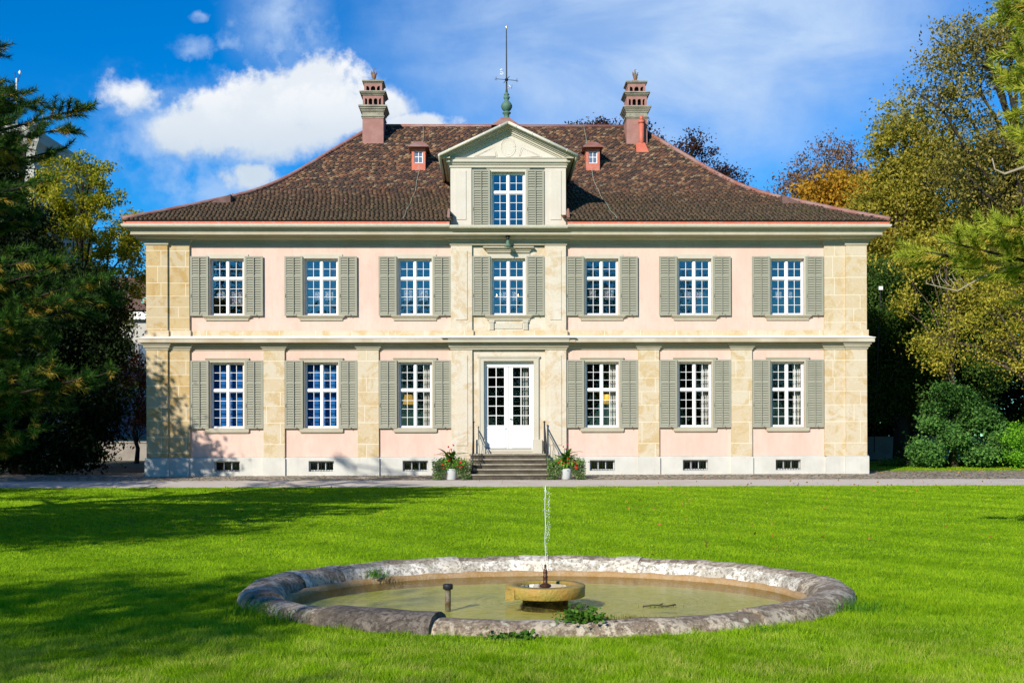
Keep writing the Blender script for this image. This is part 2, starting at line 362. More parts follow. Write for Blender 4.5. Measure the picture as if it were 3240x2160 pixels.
# ------------------------------------------------------------------ ground
GY = [-400, 16, 33.6, 36.2, 38.5, 42, 55, 4000]; GZ = [-.38, -.38, -.21, -.10, -.02, .02, .30, .30]
def gz(y): return float(np.interp(y, GY, GZ))
def sheet(name, xs, ys, dz, m, kind='structure'):
    xs = np.array(xs, float); ys = np.array(ys, float); gx, gy = np.meshgrid(xs, ys)
    z = np.interp(gy, GY, GZ) + dz; v = np.stack([gx, gy, z], -1).reshape(-1, 3); n = len(xs)
    i = np.arange(len(ys) - 1)[:, None] * n + np.arange(n - 1)[None]
    f = np.stack([i, i + 1, i + n + 1, i + n], -1).reshape(-1, 4)
    return tag(link(name, npmesh(name, v, f, m)), kind=kind)
def ground_mat():
    m = bpy.data.materials.new('dark_soil_and_turf'); m.use_nodes = True; t = NT(m.node_tree); b = t.n['Principled BSDF']; co = t.obj()
    c = t.mix(t.step(t.noise(co, .8, 6, .6), .4, .6), (0.025, 0.04, 0.012), (0.06, 0.05, 0.03))
    t.put(b.inputs['Base Color'], c); b.inputs['Roughness'].default_value = .95; return m
def lawn_mat():
    m = bpy.data.materials.new('lawn_turf'); m.use_nodes = True; t = NT(m.node_tree); b = t.n['Principled BSDF']; co = t.obj()
    c = t.mix(t.step(t.noise(co, 1.2, 6, .65), .35, .65), (0.11, 0.23, 0.005), (0.22, 0.36, 0.008))
    c = t.mix(t.math('MULTIPLY', t.step(t.noise(co, 60, 3, .6), .4, .7), .5), c, (0.03, 0.08, 0.004))
    t.put(b.inputs['Base Color'], c); b.inputs['Roughness'].default_value = .9; b.inputs['Specular IOR Level'].default_value = .1; return m
def gravel_mat():
    m = bpy.data.materials.new('fine_gravel'); m.use_nodes = True; t = NT(m.node_tree); b = t.n['Principled BSDF']; co = t.obj()
    c = t.mix(t.noise(co, 90, 3, .7), (0.44, 0.38, 0.31), (0.74, 0.65, 0.55))
    c = t.mix(t.math('MULTIPLY', t.step(t.noise(co, .7, 5, .6), .45, .7), .4), c, (0.42, 0.33, 0.24))
    t.put(b.inputs['Base Color'], c); b.inputs['Roughness'].default_value = .95
    bn = t.a('ShaderNodeBump'); bn.inputs['Strength'].default_value = .8; bn.inputs['Distance'].default_value = .01
    t.l.new(t.noise(co, 120, 2, .5), bn.inputs['Height']); t.l.new(bn.outputs[0], b.inputs['Normal']); return m
def cobble_mat():
    m = bpy.data.materials.new('cobbles'); m.use_nodes = True; t = NT(m.node_tree); b = t.n['Principled BSDF']; co = t.obj((1, 1, .1))
    v = t.a('ShaderNodeTexVoronoi', feature='DISTANCE_TO_EDGE'); v.inputs['Scale'].default_value = 6.5; t.l.new(co, v.inputs['Vector'])
    v2 = t.a('ShaderNodeTexVoronoi'); v2.inputs['Scale'].default_value = 6.5; t.l.new(co, v2.inputs['Vector'])
    sp = t.a('ShaderNodeSeparateColor'); t.l.new(v2.outputs['Color'], sp.inputs[0])
    c = t.ramp(sp.outputs[0], [(0, (0.27, 0.22, 0.16)), (.5, (0.44, 0.35, 0.24)), (1, (0.60, 0.51, 0.39))])
    e = t.step(v.outputs['Distance'], .02, .12)
    t.put(b.inputs['Base Color'], t.mix(e, (0.05, 0.055, 0.025), c)); b.inputs['Roughness'].default_value = .85
    bn = t.a('ShaderNodeBump'); bn.inputs['Strength'].default_value = 1; bn.inputs['Distance'].default_value = .04
    t.l.new(e, bn.inputs['Height']); t.l.new(bn.outputs[0], b.inputs['Normal']); return m
xs_far = [-3000, -300, -60, -30, -15, 0, 15, 30, 60, 300, 3000]
EX, EY, EA, EB = 0.33, 11.6, 3.02, 2.6           # basin ellipse (outer)
lm = lawn_mat()
# the ground stays whole except for the sunken basin: ring sheet round an ellipse hole
def ring_sheet(name, dz, m, outer, sc):
    n = 96; v = []; f = []
    for k in range(n):
        a = 2 * math.pi * k / n; ca, sa = math.cos(a), math.sin(a)
        ix, iy = EX + (EA - .25) * ca, EY + (EB - .25) * sa
        x0, x1, y0, y1 = outer
        t = min([q for q in ((x1 - EX) / ca if ca > 1e-9 else 1e9, (x0 - EX) / ca if ca < -1e-9 else 1e9,
                             (y1 - EY) / sa if sa > 1e-9 else 1e9, (y0 - EY) / sa if sa < -1e-9 else 1e9)])
        ox, oy = EX + t * ca, EY + t * sa
        v += [(ix, iy, gz(iy) + dz), (ox, oy, gz(oy) + dz)]
    for k in range(n):
        j = (k + 1) % n; f.append([2 * k, 2 * k + 1, 2 * j + 1, 2 * j])
    return v, f
def holed(name, dz, m, xs, ys, box):
    xs = sorted(set(xs) | {box[0], box[1]}); ys = sorted(set(ys) | {box[2], box[3]})
    mb = MB()
    for a, b in zip(xs, xs[1:]):
        for c, d in zip(ys, ys[1:]):
            if box[0] <= (a + b) / 2 <= box[1] and box[2] <= (c + d) / 2 <= box[3]: continue
            mb.add([(a, c, gz(c) + dz), (b, c, gz(c) + dz), (b, d, gz(d) + dz), (a, d, gz(d) + dz)], [[0, 1, 2, 3]])
    v, f = ring_sheet(name, dz, m, box, 1)
    # the ring's straight outline is kept by four corner fans
    mb.add(v, f)
    cs = [(box[1], box[3]), (box[0], box[3]), (box[0], box[2]), (box[1], box[2])]
    for cx, cy in cs:
        a = math.atan2(cy - EY, cx - EX) % (2 * math.pi); k = int(a / (2 * math.pi) * 96)
        p, q = v[2 * (k % 96) + 1], v[2 * ((k + 1) % 96) + 1]
        mb.add([p, (cx, cy, gz(cy) + dz), q], [[0, 1, 2]])
    return tag(mb.build(name, m), kind='structure')
holed('ground', -.012, ground_mat(), xs_far, [-400, -60, -10, 16, 33.6, 36.2, 38.5, 42, 55, 120, 4000], (EX - 4, EX + 4, EY - 4, EY + 4))
holed('lawn', 0.0, lm, [-60, -30, -15, 0, 15, 30, 60], [-60, -10, 0, 16, 25, 33.6], (EX - 4, EX + 4, EY - 4, EY + 4))
sheet('gravel_path', [-60, -20, 0, 20, 60], [33.55, 36.2], 0.002, gravel_mat())
sheet('cobbled_border', [-60, -20, 0, 20, 60], [36.15, 38.5, 41.2], 0.007, cobble_mat())
sheet('side_lawn', [13.0, 20, 60], [41.15, 42, 50], 0.004, lm)

# ------------------------------------------------------------------ the mansion
HO = tag(bpy.data.objects.new('mansion', None), 'two storey pink mansion with stone pilasters, sage shutters and hipped tiled roof', 'building')
C.objects.link(HO); HO.location = (-0.105, 38.6, 0); HO.rotation_euler = (0, 0, R(1.06))
WX = [k * 3.11 for k in (-3, -2, -1, 1, 2, 3)]
DEP = 12.4
GL = (1.56, 3.74); UP = (5.30, 7.18)
upper = [(x - .56, x + .56, *UP) for x in WX]; lower = [(x - .56, x + .56, *GL) for x in WX]
mb = MB()
for s in (-1, 1):
    h = [q for q in upper + lower if (q[0] < 0) == (s < 0)]
    a, b = (-10.55, -1.91) if s < 0 else (1.91, 10.55)
    mb.wall(a, b, .6, 7.62, h, 0, .22)
for s in (-1, 1):                                  # side and back walls
    x = s * 11.8; mb.add([(x, 0, 0), (x, DEP, 0), (x, DEP, 7.7), (x, 0, 7.7)], [[0, 1, 2, 3]])
mb.add([(-11.8, DEP, 0), (11.8, DEP, 0), (11.8, DEP, 7.7), (-11.8, DEP, 7.7)], [[0, 1, 2, 3]])
wall = mb.build('wall', M['pink'], HO)
# plinth
mb = MB()
bw = [(x - .42, x + .42, .12, .47) for x in WX]
mb.wall(-10.6, -1.95, -.4, .56, [q for q in bw if q[0] < 0], -.07, .25); mb.wall(1.95, 10.6, -.4, .56, [q for q in bw if q[0] > 0], -.07, .25)
for s in (-1, 1):
    def bb(a, b, p):
        a, b = sorted((s * a, s * b)); mb.box(a, b, -p, .05, -.4, .56)
    bb(11.21, 12.0, .22); bb(10.58, 11.21, .15); bb(1.9, 1.98, .13)
    for c in (4.665, 7.775): bb(c - .37, c + .37, .14)
    mb.box(*sorted((s * 11.99, s * 11.7)), .05, DEP + .05, -.4, .56)
for s in (-1, 1):                                   # sloped top of the plinth
    pth = [(-12.0, -.22), (-11.21, -.22), (-11.21, -.15), (-10.58, -.15), (-10.58, -.07), (-8.145, -.07), (-8.145, -.14), (-7.405, -.14), (-7.405, -.07),
           (-5.035, -.07), (-5.035, -.14), (-4.295, -.14), (-4.295, -.07), (-1.98, -.07)]
    if s > 0: pth = [(-x, y) for x, y in pth][::-1]
    mb.sweep(pth, [(-.09, .60), (0, .558), (-.09, .558)])
plinth = mb.build('plinth', M['plinth'], HO)
# pilasters
def pil(x0, x1, p, z0, z1, m, panel=False):
    b = MB(); b.box(x0, x1, -p, .02, z0, z1)
    if panel:
        b.box(x0 + .16, x1 - .16, -p - .022, -p + .01, z0 + .35, z1 - .2)
    return b.build('pilaster', m, HO)
for s in (-1, 1):
    def pp(a, b, *r, **k): return pil(*sorted((s * a, s * b)), *r, **k)
    pp(11.25, 11.95, .17, .59, 4.16, M['ochre' if s < 0 else 'mixed']); pp(10.55, 11.249, .09, .59, 4.16, M['ochre' if s < 0 else 'mixed'])
    pp(11.25, 11.95, .17, 4.78, 7.62, M['ochre' if s < 0 else 'mixed']); pp(10.55, 11.249, .09, 4.78, 7.62, M['ochre' if s < 0 else 'mixed'])
    for c in (4.665, 7.775): pp(c - .35, c + .35, .08, .59, 4.16, M['mixed'])
    pp(1.21, 1.91, .14, .62, 4.16, M['pale'], panel=True); pp(1.21, 1.91, .14, 4.78, 7.62, M['pale'], panel=True)
# centre bay stonework (upper and lower)
mb = MB()
mb.wall(-1.21, 1.21, 4.78, 7.62, [(-.56, .56, *UP)], -.05, .27)
mb.wall(-1.21, 1.21, .3, 4.16, [(-.83, .83, .85, 3.77)], -.05, .32)
mb.box(-1.95, 1.95, -.13, 0, -.4, .62)
bay = mb.build('centre_bay', M['pale'], HO)
# lower string course
mb = MB()
full = [(-11.95, DEP), (-11.95, -.17), (-11.25, -.17), (-11.25, -.09), (-10.55, -.09), (-10.55, 0)]
low = list(full)
for c in (-7.775, -4.665): low += [(c - .35, 0), (c - .35, -.08), (c + .35, -.08), (c + .35, 0)]
low += [(-1.91, 0), (-1.91, -.14)]
def mirror(p): return p + [(-x, y) for x, y in p[::-1]]
mb.sweep(mirror(low), [(0.0, 4.14), (.025, 4.14), (.03, 4.18), (.07, 4.225), (.08, 4.23), (.08, 4.28), (.12, 4.30), (.13, 4.37), (0, 4.37)])
capital = mb.build('capital_moulding', M['trim'], HO)
mb = MB()
st = [(-11.95, DEP), (-11.95, -.17), (-1.95, -.17), (-1.95, -.30)]
mb.sweep(mirror([(-11.95, DEP), (-11.95, -.17), (-2.0, -.17), (-2.0, -.20)]), [(0, 4.36), (.20, 4.372), (.20, 4.505), (0, 4.52)])
string = mb.build('string_course', M['brown'], HO)
mb = MB(); mb.sweep([(-2.0, -.20), (2.0, -.20)], [(.0, 4.374), (.215, 4.374), (.215, 4.43), (.24, 4.44), (.24, 4.46), (.275, 4.50), (.275, 4.515), (0, 4.52)])
mb.build('string_moulding', M['trim2'], HO)
mb = MB(); mb.sweep(mirror([(-11.95, DEP), (-11.95, -.17), (-2.0, -.17), (-2.0, -.28)]), [(-.1, 4.51), (.225, 4.508), (.225, 4.522), (-.02, 4.60), (-.2, 4.60)])
mb.build('flashing', M['flash'], HO)
mb = MB()
up = [(-11.95, DEP), (-11.95, -.17), (-11.25, -.17), (-11.25, -.09), (-10.55, -.09), (-10.55, 0), (-1.91, 0), (-1.91, -.14), (-1.21, -.14), (-1.21, -.05)]
mb.sweep(mirror(up), [(-.05, 4.57), (.045, 4.57), (.045, 4.785), (-.05, 4.79)])
mb.build('base_band', M['mixed'], HO)
# main cornice
mb = MB()
cp = full + [(-1.91, 0), (-1.91, -.14)]
mb.sweep(mirror(cp), [(-.03, 7.605), (.035, 7.605), (.035, 7.665), (.06, 7.67), (.06, 7.73), (.10, 7.74), (.10, 7.775), (.20, 7.80), (.24, 7.82), (.26, 7.85), (.34, 7.865), (.34, 7.885), (-.1, 7.885)])
mb.sweep([(-11.95, DEP), (-11.95, -.17), (11.95, -.17), (11.95, DEP)],
         [(-.1, 7.878), (.40, 7.878), (.40, 7.905), (.39, 7.91), (.39, 7.975), (.42, 7.985), (.44, 8.01), (.47, 8.05), (.53, 8.09), (.53, 8.115), (-.1, 8.13)])
mb.build('cornice', M['trim'], HO)
# gutter
EV = (-12.87, 12.87)
mb = MB()
gp = [(.51, 8.10), (.55, 8.085), (.60, 8.095), (.625, 8.13), (.635, 8.185), (.62, 8.19), (.60, 8.15), (.53, 8.15)]
mb.sweep([(-11.95, DEP), (-11.95, -.17), (-1.93, -.17)], gp); mb.sweep([(1.93, -.17), (11.95, -.17), (11.95, DEP)], gp)
mb.sweep([(-1.93, -.17), (1.93, -.17)], [(p - .02, z - .03) for p, z in gp])
mb.build('gutter', M['gutter'], HO)
# roof profile: t = horizontal distance from the eaves
RT = [0, 1, 2, 3, 3.57, 4.2, 4.88, 5.72, 7.05]; RZ = [8.30, 8.74, 9.22, 9.71, 10.04, 10.52, 11.15, 11.97, 13.25]
TT = np.linspace(0, 7.05, 48); ZZ = np.interp(TT, RT, RZ)
ker = np.ones(5) / 5; ZZ[2:-2] = np.convolve(ZZ, ker, 'valid')
def rz(t): return float(np.interp(t, TT, ZZ))
HX = 1.06
EX0, EY0 = 12.52, -.78
def slope_point(side, a, t, lift=0):
    z = rz(t); e = .05; n = Vector((-(rz(min(t + e, 7.05)) - rz(max(t - e, 0))), min(t + e, 7.05) - max(t - e, 0))).normalized()
    tt = t + n.x * lift; zz = z + n.y * lift
    if side == 0: return (a, EY0 + tt, zz)
    if side == 1: return (-a, 2 * (EY0 + 7.13) - EY0 - tt, zz)
    cy = EY0 + 7.13
    if side == 2: return (-EX0 + tt * HX, cy - a, zz)
    return (EX0 - tt * HX, cy + a, zz)
arc = np.concatenate([[0], np.cumsum(np.hypot(np.diff(TT), np.diff(ZZ)))])
rng = random.Random(4)
mb = MB()
mb.cur = 0
for side in range(4):                                # tiles
    s0 = .02; row = 0
    while s0 < arc[-1] - .02:
        t0 = float(np.interp(s0, arc, TT)); t1 = float(np.interp(min(s0 + .20, arc[-1]), arc, TT))
        he = (EX0 - t0 * HX) if side < 2 else (7.13 - t0)
        wdt = .150; n = int(2 * he / wdt) + 1; o = (.5 if row % 2 else 0) * wdt + (he % wdt) + rng.uniform(-.03, .03)
        for i in range(n + 1):
            a = -he + (i + .5) * wdt - o + wdt * .5
            if abs(a) > he - .03: continue
            if side == 0 and abs(a) < 1.82 and t0 < 4.0: continue
            w2 = wdt * .49; j = rng.uniform(-.008, .008); lf = rng.uniform(.034, .052); dr = rng.uniform(-.012, .012)
            g = (t1 - t0) / .20
            pts = [(-w2, .070, 0), (-w2 * .60, .018, 0), (0, 0, 0), (w2 * .60, .018, 0), (w2, .070, 0)]
            bot = [slope_point(side, a + q + j, max(t0 + (r + dr) * g, 0), lf) for q, r, _ in pts]
            un = [slope_point(side, a + q + j, max(t0 + (r + dr) * g, 0), lf - .032) for q, r, _ in pts]
            top = [slope_point(side, a + q + j, t1, .004) for q in (w2, -w2)]
            mb.add(bot + top + un, [[0, 1, 2, 3, 4, 5, 6]] + [[7 + k, 8 + k, 1 + k, k] for k in range(4)])
        s0 += .112; row += 1
mb.cur = 1                                           # underlay
tl = list(np.linspace(0, 7.05, 16)) + [3.98]; tl.sort()
for side in range(4):
    for t0, t1 in zip(tl, tl[1:]):
        h0 = (EX0 - t0 * HX) if side < 2 else 7.13 - t0; h1 = (EX0 - t1 * HX) if side < 2 else 7.13 - t1
        segs = [(-1, 1)]
        if side == 0 and t1 <= 4.0: segs = [(-h0, -1.82, -h1, -1.82), (1.82, h0, 1.82, h1)]
        else: segs = [(-h0, h0, -h1, h1)]
        for q in segs:
            mb.add([slope_point(side, q[0], t0), slope_point(side, q[1], t0), slope_point(side, q[3], t1), slope_point(side, q[2], t1)], [[0, 1, 2, 3]])
mb.cur = 1
mb.box(-12.46, -1.85, -.66, 13.0, 8.12, 8.16); mb.box(1.85, 12.46, -.66, 13.0, 8.12, 8.16); mb.box(-1.85, 1.85, .3, 13.2, 8.12, 8.16)
roof = mb.build('roof', [M['tiles'], M['underroof']], HO)
# red metal strip above the gutter
mb = MB()
mb.sweep([(-11.95, DEP), (-11.95, -.17), (-1.93, -.17)], [(.52, 8.16), (.585, 8.16), (.585, 8.17), (.55, 8.315), (.43, 8.33)])
mb.sweep([(1.93, -.17), (11.95, -.17), (11.95, DEP)], [(.52, 8.16), (.585, 8.16), (.585, 8.17), (.55, 8.315), (.43, 8.33)])
mb.build('eaves_flashing', M['copper'], roof)
mb = MB()                                            # hips and ridge
for sx in (-1, 1):
    for sy in (0, 1):
        pts = []
        for t in np.linspace(0, 7.05, 22):
            y = EY0 + t if sy == 0 else 2 * (EY0 + 7.13) - EY0 - t
            pts.append((sx * (EX0 - t * HX), y, rz(t) + .05))
        mb.tube(pts, .085, 6)
RXE = EX0 - 7.05 * HX
mb.tube([(-RXE, EY0 + 7.13, 13.28), (RXE, EY0 + 7.13, 13.28)], .09, 6)
mb.build('ridge_cap', M['ridge'], roof)
m_wire = mat('pale_green_wire', (.33, .38, .30), .6)   # lightning conductor wires
for x0, x1 in ((-3.15, -3.45), (3.05, 3.55)):
    pts = []
    for i, t in enumerate(np.linspace(0.05, 7.05, 24)):
        u = x1 + (x0 - x1) * min(1, t / 5.5) + .02 * math.sin(i * 1.3)
        p = slope_point(0, u, float(t), .07); pts.append(p)
    mb = MB(); mb.tube(pts, .009, 4); mb.build('lightning_wire', m_wire, roof)
mb = MB()                                            # snow hooks
for x, t in [(-9.6, 2.9), (-8, 3.4), (-7.4, 1.9), (-5.9, 5.2), (-2.9, 6.7), (-4.3, 3.6), (2.5, 6.8), (4.4, 6.5), (6.2, 5.6), (7.1, 3.9), (8.9, 3.0), (9.7, 2.0), (3.2, 3.5), (5.0, 2.4), (-5.6, 2.2)]:
    p = slope_point(0, x, t, .03); q = slope_point(0, x, t, .12); mb = MB(); mb.tube([p, q], .018, 4); mb.build('snow_hook', M['ridge'], roof)

# ---------------- windows
def sash(w, z0, z1, zt, rt, rb):
    """white cross window: frame mesh + glass mesh, origin at the middle of the sill"""
    b = MB(); W2 = w / 2; H = z1 - z0; T = zt - z0; y0, y1 = .12, .19
    b.box(-W2, -W2 + .05, y0, y1, 0, H); b.box(W2 - .05, W2, y0, y1, 0, H)
    b.box(-W2 + .05, W2 - .05, y0, y1, 0, .045); b.box(-W2 + .05, W2 - .05, y0, y1, H - .045, H)
    b.box(-.036, .036, y0 - .02, y1, .045, H - .045)
    b.box(-W2 + .05, -.036, y0 - .015, y1, T - .036, T + .036); b.box(.036, W2 - .05, y0 - .015, y1, T - .036, T + .036)
    for sx in (-1, 1):
        for a, c, rows in ((.045, T - .036, rb), (T + .036, H - .045, rt)):
            xa, xb = sorted((sx * .036, sx * (W2 - .05)))
            b.box(xa, xa + .024, y0 + .012, y1 - .01, a, c); b.box(xb - .024, xb, y0 + .012, y1 - .01, a, c)
            b.box(xa + .024, xb - .024, y0 + .012, y1 - .01, a, a + .025); b.box(xa + .024, xb - .024, y0 + .012, y1 - .01, c - .025, c)
            xm = (xa + xb) / 2; b.box(xm - .008, xm + .008, y0 + .02, y1 - .02, a + .025, c - .025)
            for r in range(1, rows):
                z = a + .025 + (c - a - .05) * r / rows
                b.box(xa + .024, xm - .008, y0 + .022, y1 - .02, z - .0075, z + .0075); b.box(xm + .008, xb - .024, y0 + .022, y1 - .02, z - .0075, z + .0075)
    g = MB(); g.add([(-W2 + .06, .158, .05), (W2 - .06, .158, .05), (W2 - .06, .158, H - .05), (-W2 + .06, .158, H - .05)], [[0, 1, 2, 3]])
    return b, g
def casing(H, w, moulded=True, top=.14):
    b = MB(); W2 = w / 2
    for sx in (-1, 1): b.box(*sorted((sx * W2, sx * (W2 + .15))), -.035, .015, -.02, H)
    b.box(-W2 - .15, W2 + .15, -.035, .015, H, H + top)
    if moulded: b.sweep([(-W2 - .15, .0), (-W2 - .15, -.035), (W2 + .15, -.035), (W2 + .15, 0)], [(-.01, H + top - .045), (.02, H + top - .04), (.03, H + top), (-.01, H + top + .002)])
    return b
def sill_lo(w):
    b = MB(); b.box(-.72, .72, -.075, .13, -.13, -.0); b.box(-.70, .70, -.06, .01, -.155, -.13); return b
def sill_up(w):
    b = MB(); b.box(-.56, .56, -.04, .13, -.02, .0)
    b.sweep([(-.69, 0), (-.69, -.03), (.69, -.03), (.69, 0)], [(-.02, -.175), (.02, -.175), (.02, -.12), (.035, -.11), (.085, -.05), (.10, -.045), (.10, -.015), (-.02, -.005)])
    return b
def shutter(H, midfrac):
    """louvred shutter, origin at its hinge-side bottom corner seen from the front; x 0..0.595"""
    b = MB(); w = .595; y0, y1 = -.095, -.05; a = .065
    b.box(0, a, y0, y1, 0, H); b.box(w - a, w, y0, y1, 0, H)
    b.box(a, w - a, y0, y1, 0, .085); b.box(a, w - a, y0, y1, H - .06, H)
    zm = H * midfrac; b.box(a, w - a, y0, y1, zm - .03, zm + .03)
    for lo, hi in ((.085, zm - .03), (zm + .03, H - .06)):
        n = round((hi - lo) / .079)
        for i in range(n):
            z = lo + (i + .5) * (hi - lo) / n
            b.tilt(a, w - a, -.072, z, .043, .006, R(62))
    b.box(w / 2 - .013, w / 2 + .013, y0 - .03, y0 - .008, .05, H - .04)
    b.tube([(w / 2 + .08, y0 - .01, -.02), (w / 2 + .10, y0 - .03, .03), (w / 2 + .08, y0 - .05, .05)], .009, 5)
    b.tube([(.03, y0 - .02, H * .31), (.03, y0 - .02, H * .37)], .007, 4)
    return b
meshes = {}
def win_kit(key, z0, z1, zt, rt, rb, glass, hz0, hz1, mid):
    f, g = sash(1.12, z0, z1, zt, rt, rb); H = z1 - z0
    sh = shutter(hz1 - hz0, mid)
    meshes[key] = dict(frame=f.mesh('window', M['white']), pane=g.mesh('pane', glass), casing=casing(H, 1.12, key == 'lo').mesh('casing', M['trim'] if key == 'lo' else M['trim2']),
                       sill=(sill_lo(1) if key == 'lo' else sill_up(1)).mesh('sill', M['trim']), shutter=sh.mesh('shutter', M['shut']), dz=hz0 - z0)
win_kit('up', *UP, 6.53, 2, 4, M['glass_hi'], 5.275, 7.245, .66)
win_kit('lo', *GL, 2.815, 3, 4, M['glass_lo'], 1.545, 3.80, .66)
def place_window(key, x, z0, yoff=0, nm='window', parent=HO, sill=True, case=True):
    k = meshes[key]; w_ = link(nm, k['frame'], parent, (x, yoff, z0)); link('pane', k['pane'], w_)
    if case: link('casing', k['casing'], w_)
    if sill: link('sill', k['sill'], w_)
    link('shutter', k['shutter'], w_, (-1.197, 0, k['dz'])); link('shutter', k['shutter'], w_, (.602, 0, k['dz']))
    return w_
for x in WX:
    place_window('up', x, UP[0]); place_window('lo', x, GL[0])
cw = place_window('up', 0, UP[0], -.05)
mb = MB()                                            # hood, sill brackets and blank tablet of the middle window
mb.sweep([(-.69, -.05), (-.69, -.09), (.69, -.09), (.69, -.05)], [(-.03, 7.365), (.02, 7.365), (.02, 7.40), (.05, 7.42), (.06, 7.455), (.14, 7.50), (.15, 7.505), (.15, 7.555), (-.03, 7.575)])
mb.build('window_hood', M['trim'], HO)
mb = MB()
for s in (-1, 1):
    a, b = sorted((s * .49, s * .64)); mb.box(a, b, -.12, -.045, 4.80, 5.08); mb.box(a - .02, b + .02, -.14, -.045, 5.05, 5.118)
    for q in range(3): mb.box(a + .03 + q * .04, a + .045 + q * .04, -.132, -.118, 4.83, 5.03)
mb.box(-.46, .46, -.075, -.045, 4.845, 5.02)
mb.build('sill_bracket', M['trim2'], HO)
# basement windows
f = MB(); f.box(-.42, -.38, .06, .12, 0, .35); f.box(.38, .42, .06, .12, 0, .35); f.box(-.38, .38, .06, .12, 0, .045); f.box(-.38, .38, .06, .12, .31, .35)
for q in (-.13, .13): f.box(q - .015, q + .015, .06, .12, .045, .31)
bwf = f.mesh('basement_window', M['white'])
g = MB(); g.add([(-.4, .10, .02), (.4, .10, .02), (.4, .10, .34), (-.4, .10, .34)], [[0, 1, 2, 3]]); bwg = g.mesh('pane', M['glass_lo'])
g = MB()
for i in range(9): xx = -.36 + i * .09; g.tube([(xx, -.02, .0), (xx, -.02, .33)], .007, 4)
g.tube([(-.42, -.02, .27), (.42, -.02, .27)], .006, 4); g.tube([(-.42, -.02, .06), (.42, -.02, .06)], .006, 4)
for i in range(8):
    xx = -.315 + i * .09; g.tube([(xx + .03 * math.cos(a), -.02, .035 + .025 * math.sin(a)) for a in np.linspace(0, 6.28, 9)], .005, 4)
bwi = g.mesh('grille', M['iron'])
for x in WX:
    b_ = link('basement_window', bwf, HO, (x, -.0, .12)); link('pane', bwg, b_); link('grille', bwi, b_)
# dark cellar boxes, rooms
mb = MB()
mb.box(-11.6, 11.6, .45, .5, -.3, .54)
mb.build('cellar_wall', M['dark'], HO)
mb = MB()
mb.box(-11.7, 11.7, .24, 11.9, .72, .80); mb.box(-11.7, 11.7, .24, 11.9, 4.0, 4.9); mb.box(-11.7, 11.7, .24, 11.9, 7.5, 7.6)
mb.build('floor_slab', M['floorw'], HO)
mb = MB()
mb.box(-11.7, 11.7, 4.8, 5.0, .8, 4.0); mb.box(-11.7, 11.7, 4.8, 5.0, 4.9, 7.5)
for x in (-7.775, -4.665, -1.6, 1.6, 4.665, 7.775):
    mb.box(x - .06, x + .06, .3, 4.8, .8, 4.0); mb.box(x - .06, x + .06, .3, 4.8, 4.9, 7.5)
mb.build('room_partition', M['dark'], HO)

# ---------------- entrance door
mb = MB()
mb.box(-.83, -.77, .08, .17, .85, 3.77); mb.box(.77, .83, .08, .17, .85, 3.77); mb.box(-.77, .77, .08, .17, 3.60, 3.77)
door = mb.build('entrance_door', M['white'], HO)
for s in (-1, 1):
    mb = MB(); xa, xb = sorted((s * .005, s * .77)); y0, y1 = .105, .155
    ga, gb = (xa + .10, xb - .15) if s < 0 else (xa + .14, xb - .10)
    ga, gb = (xa + .085, xb - .145) if s < 0 else (xa + .135, xb - .085)
    mb.box(xa, ga, y0, y1, .86, 3.60); mb.box(gb, xb, y0, y1, .86, 3.60)
    mb.box(ga, gb, y0, y1, .86, 1.64); mb.box(ga, gb, y0, y1, 3.56, 3.60)
    mb.box(ga - .03, gb + .04, y0 - .018, y0, .90, 1.54); mb.box(ga - .05, gb + .06, y0 - .04, y0 - .018, 1.53, 1.56)
    mb.box(ga - .05, gb + .05, y0 - .028, y0 - .017, .87, .97)
    xm = (ga + gb) / 2; mb.box(xm - .013, xm + .013, y0 + .01, y1 - .01, 1.64, 3.56)
    for r in range(1, 6):
        z = 1.64 + 1.92 * r / 6; mb.box(ga, xm - .013, y0 + .012, y1 - .01, z - .012, z + .012); mb.box(xm + .013, gb, y0 + .012, y1 - .01, z - .012, z + .012)
    lf = mb.build('door_leaf', M['white'], door)
    g = MB(); g.add([(ga, .135, 1.64), (gb, .135, 1.64), (gb, .135, 3.56), (ga, .135, 3.56)], [[0, 1, 2, 3]]); g.build('pane', M['glass_lo'], door)
mb = MB(); mb.tube([(.04, .10, 1.85), (.04, .05, 1.85), (.12, .05, 1.85)], .012, 5); mb.build('door_handle', M['iron'], door)
mb = MB()
for s in (-1, 1):
    mb.box(*sorted((s * .83, s * 1.01)), -.10, -.04, .68, 3.77); mb.box(*sorted((s * .79, s * 1.10)), -.17, -.04, .68, 1.16)
mb.box(-1.01, 1.01, -.10, -.04, 3.77, 3.93)
mb.sweep([(-1.01, -.05), (-1.01, -.10), (1.01, -.10), (1.01, -.05)], [(-.01, 3.86), (.02, 3.87), (.035, 3.93), (-.01, 3.935)])
for s in (-1, 1): mb.box(*sorted((s * .955, s * .985)), -.118, -.10, 1.16, 3.86)
mb.box(-1.01, 1.01, -.118, -.10, 3.86, 3.875)
mb.box(-.83, .83, -.12, .12, .76, .85); mb.box(-1.2, 1.2, -.10, .05, .5, .76)
mb.build('door_surround', M['trim2'], HO)
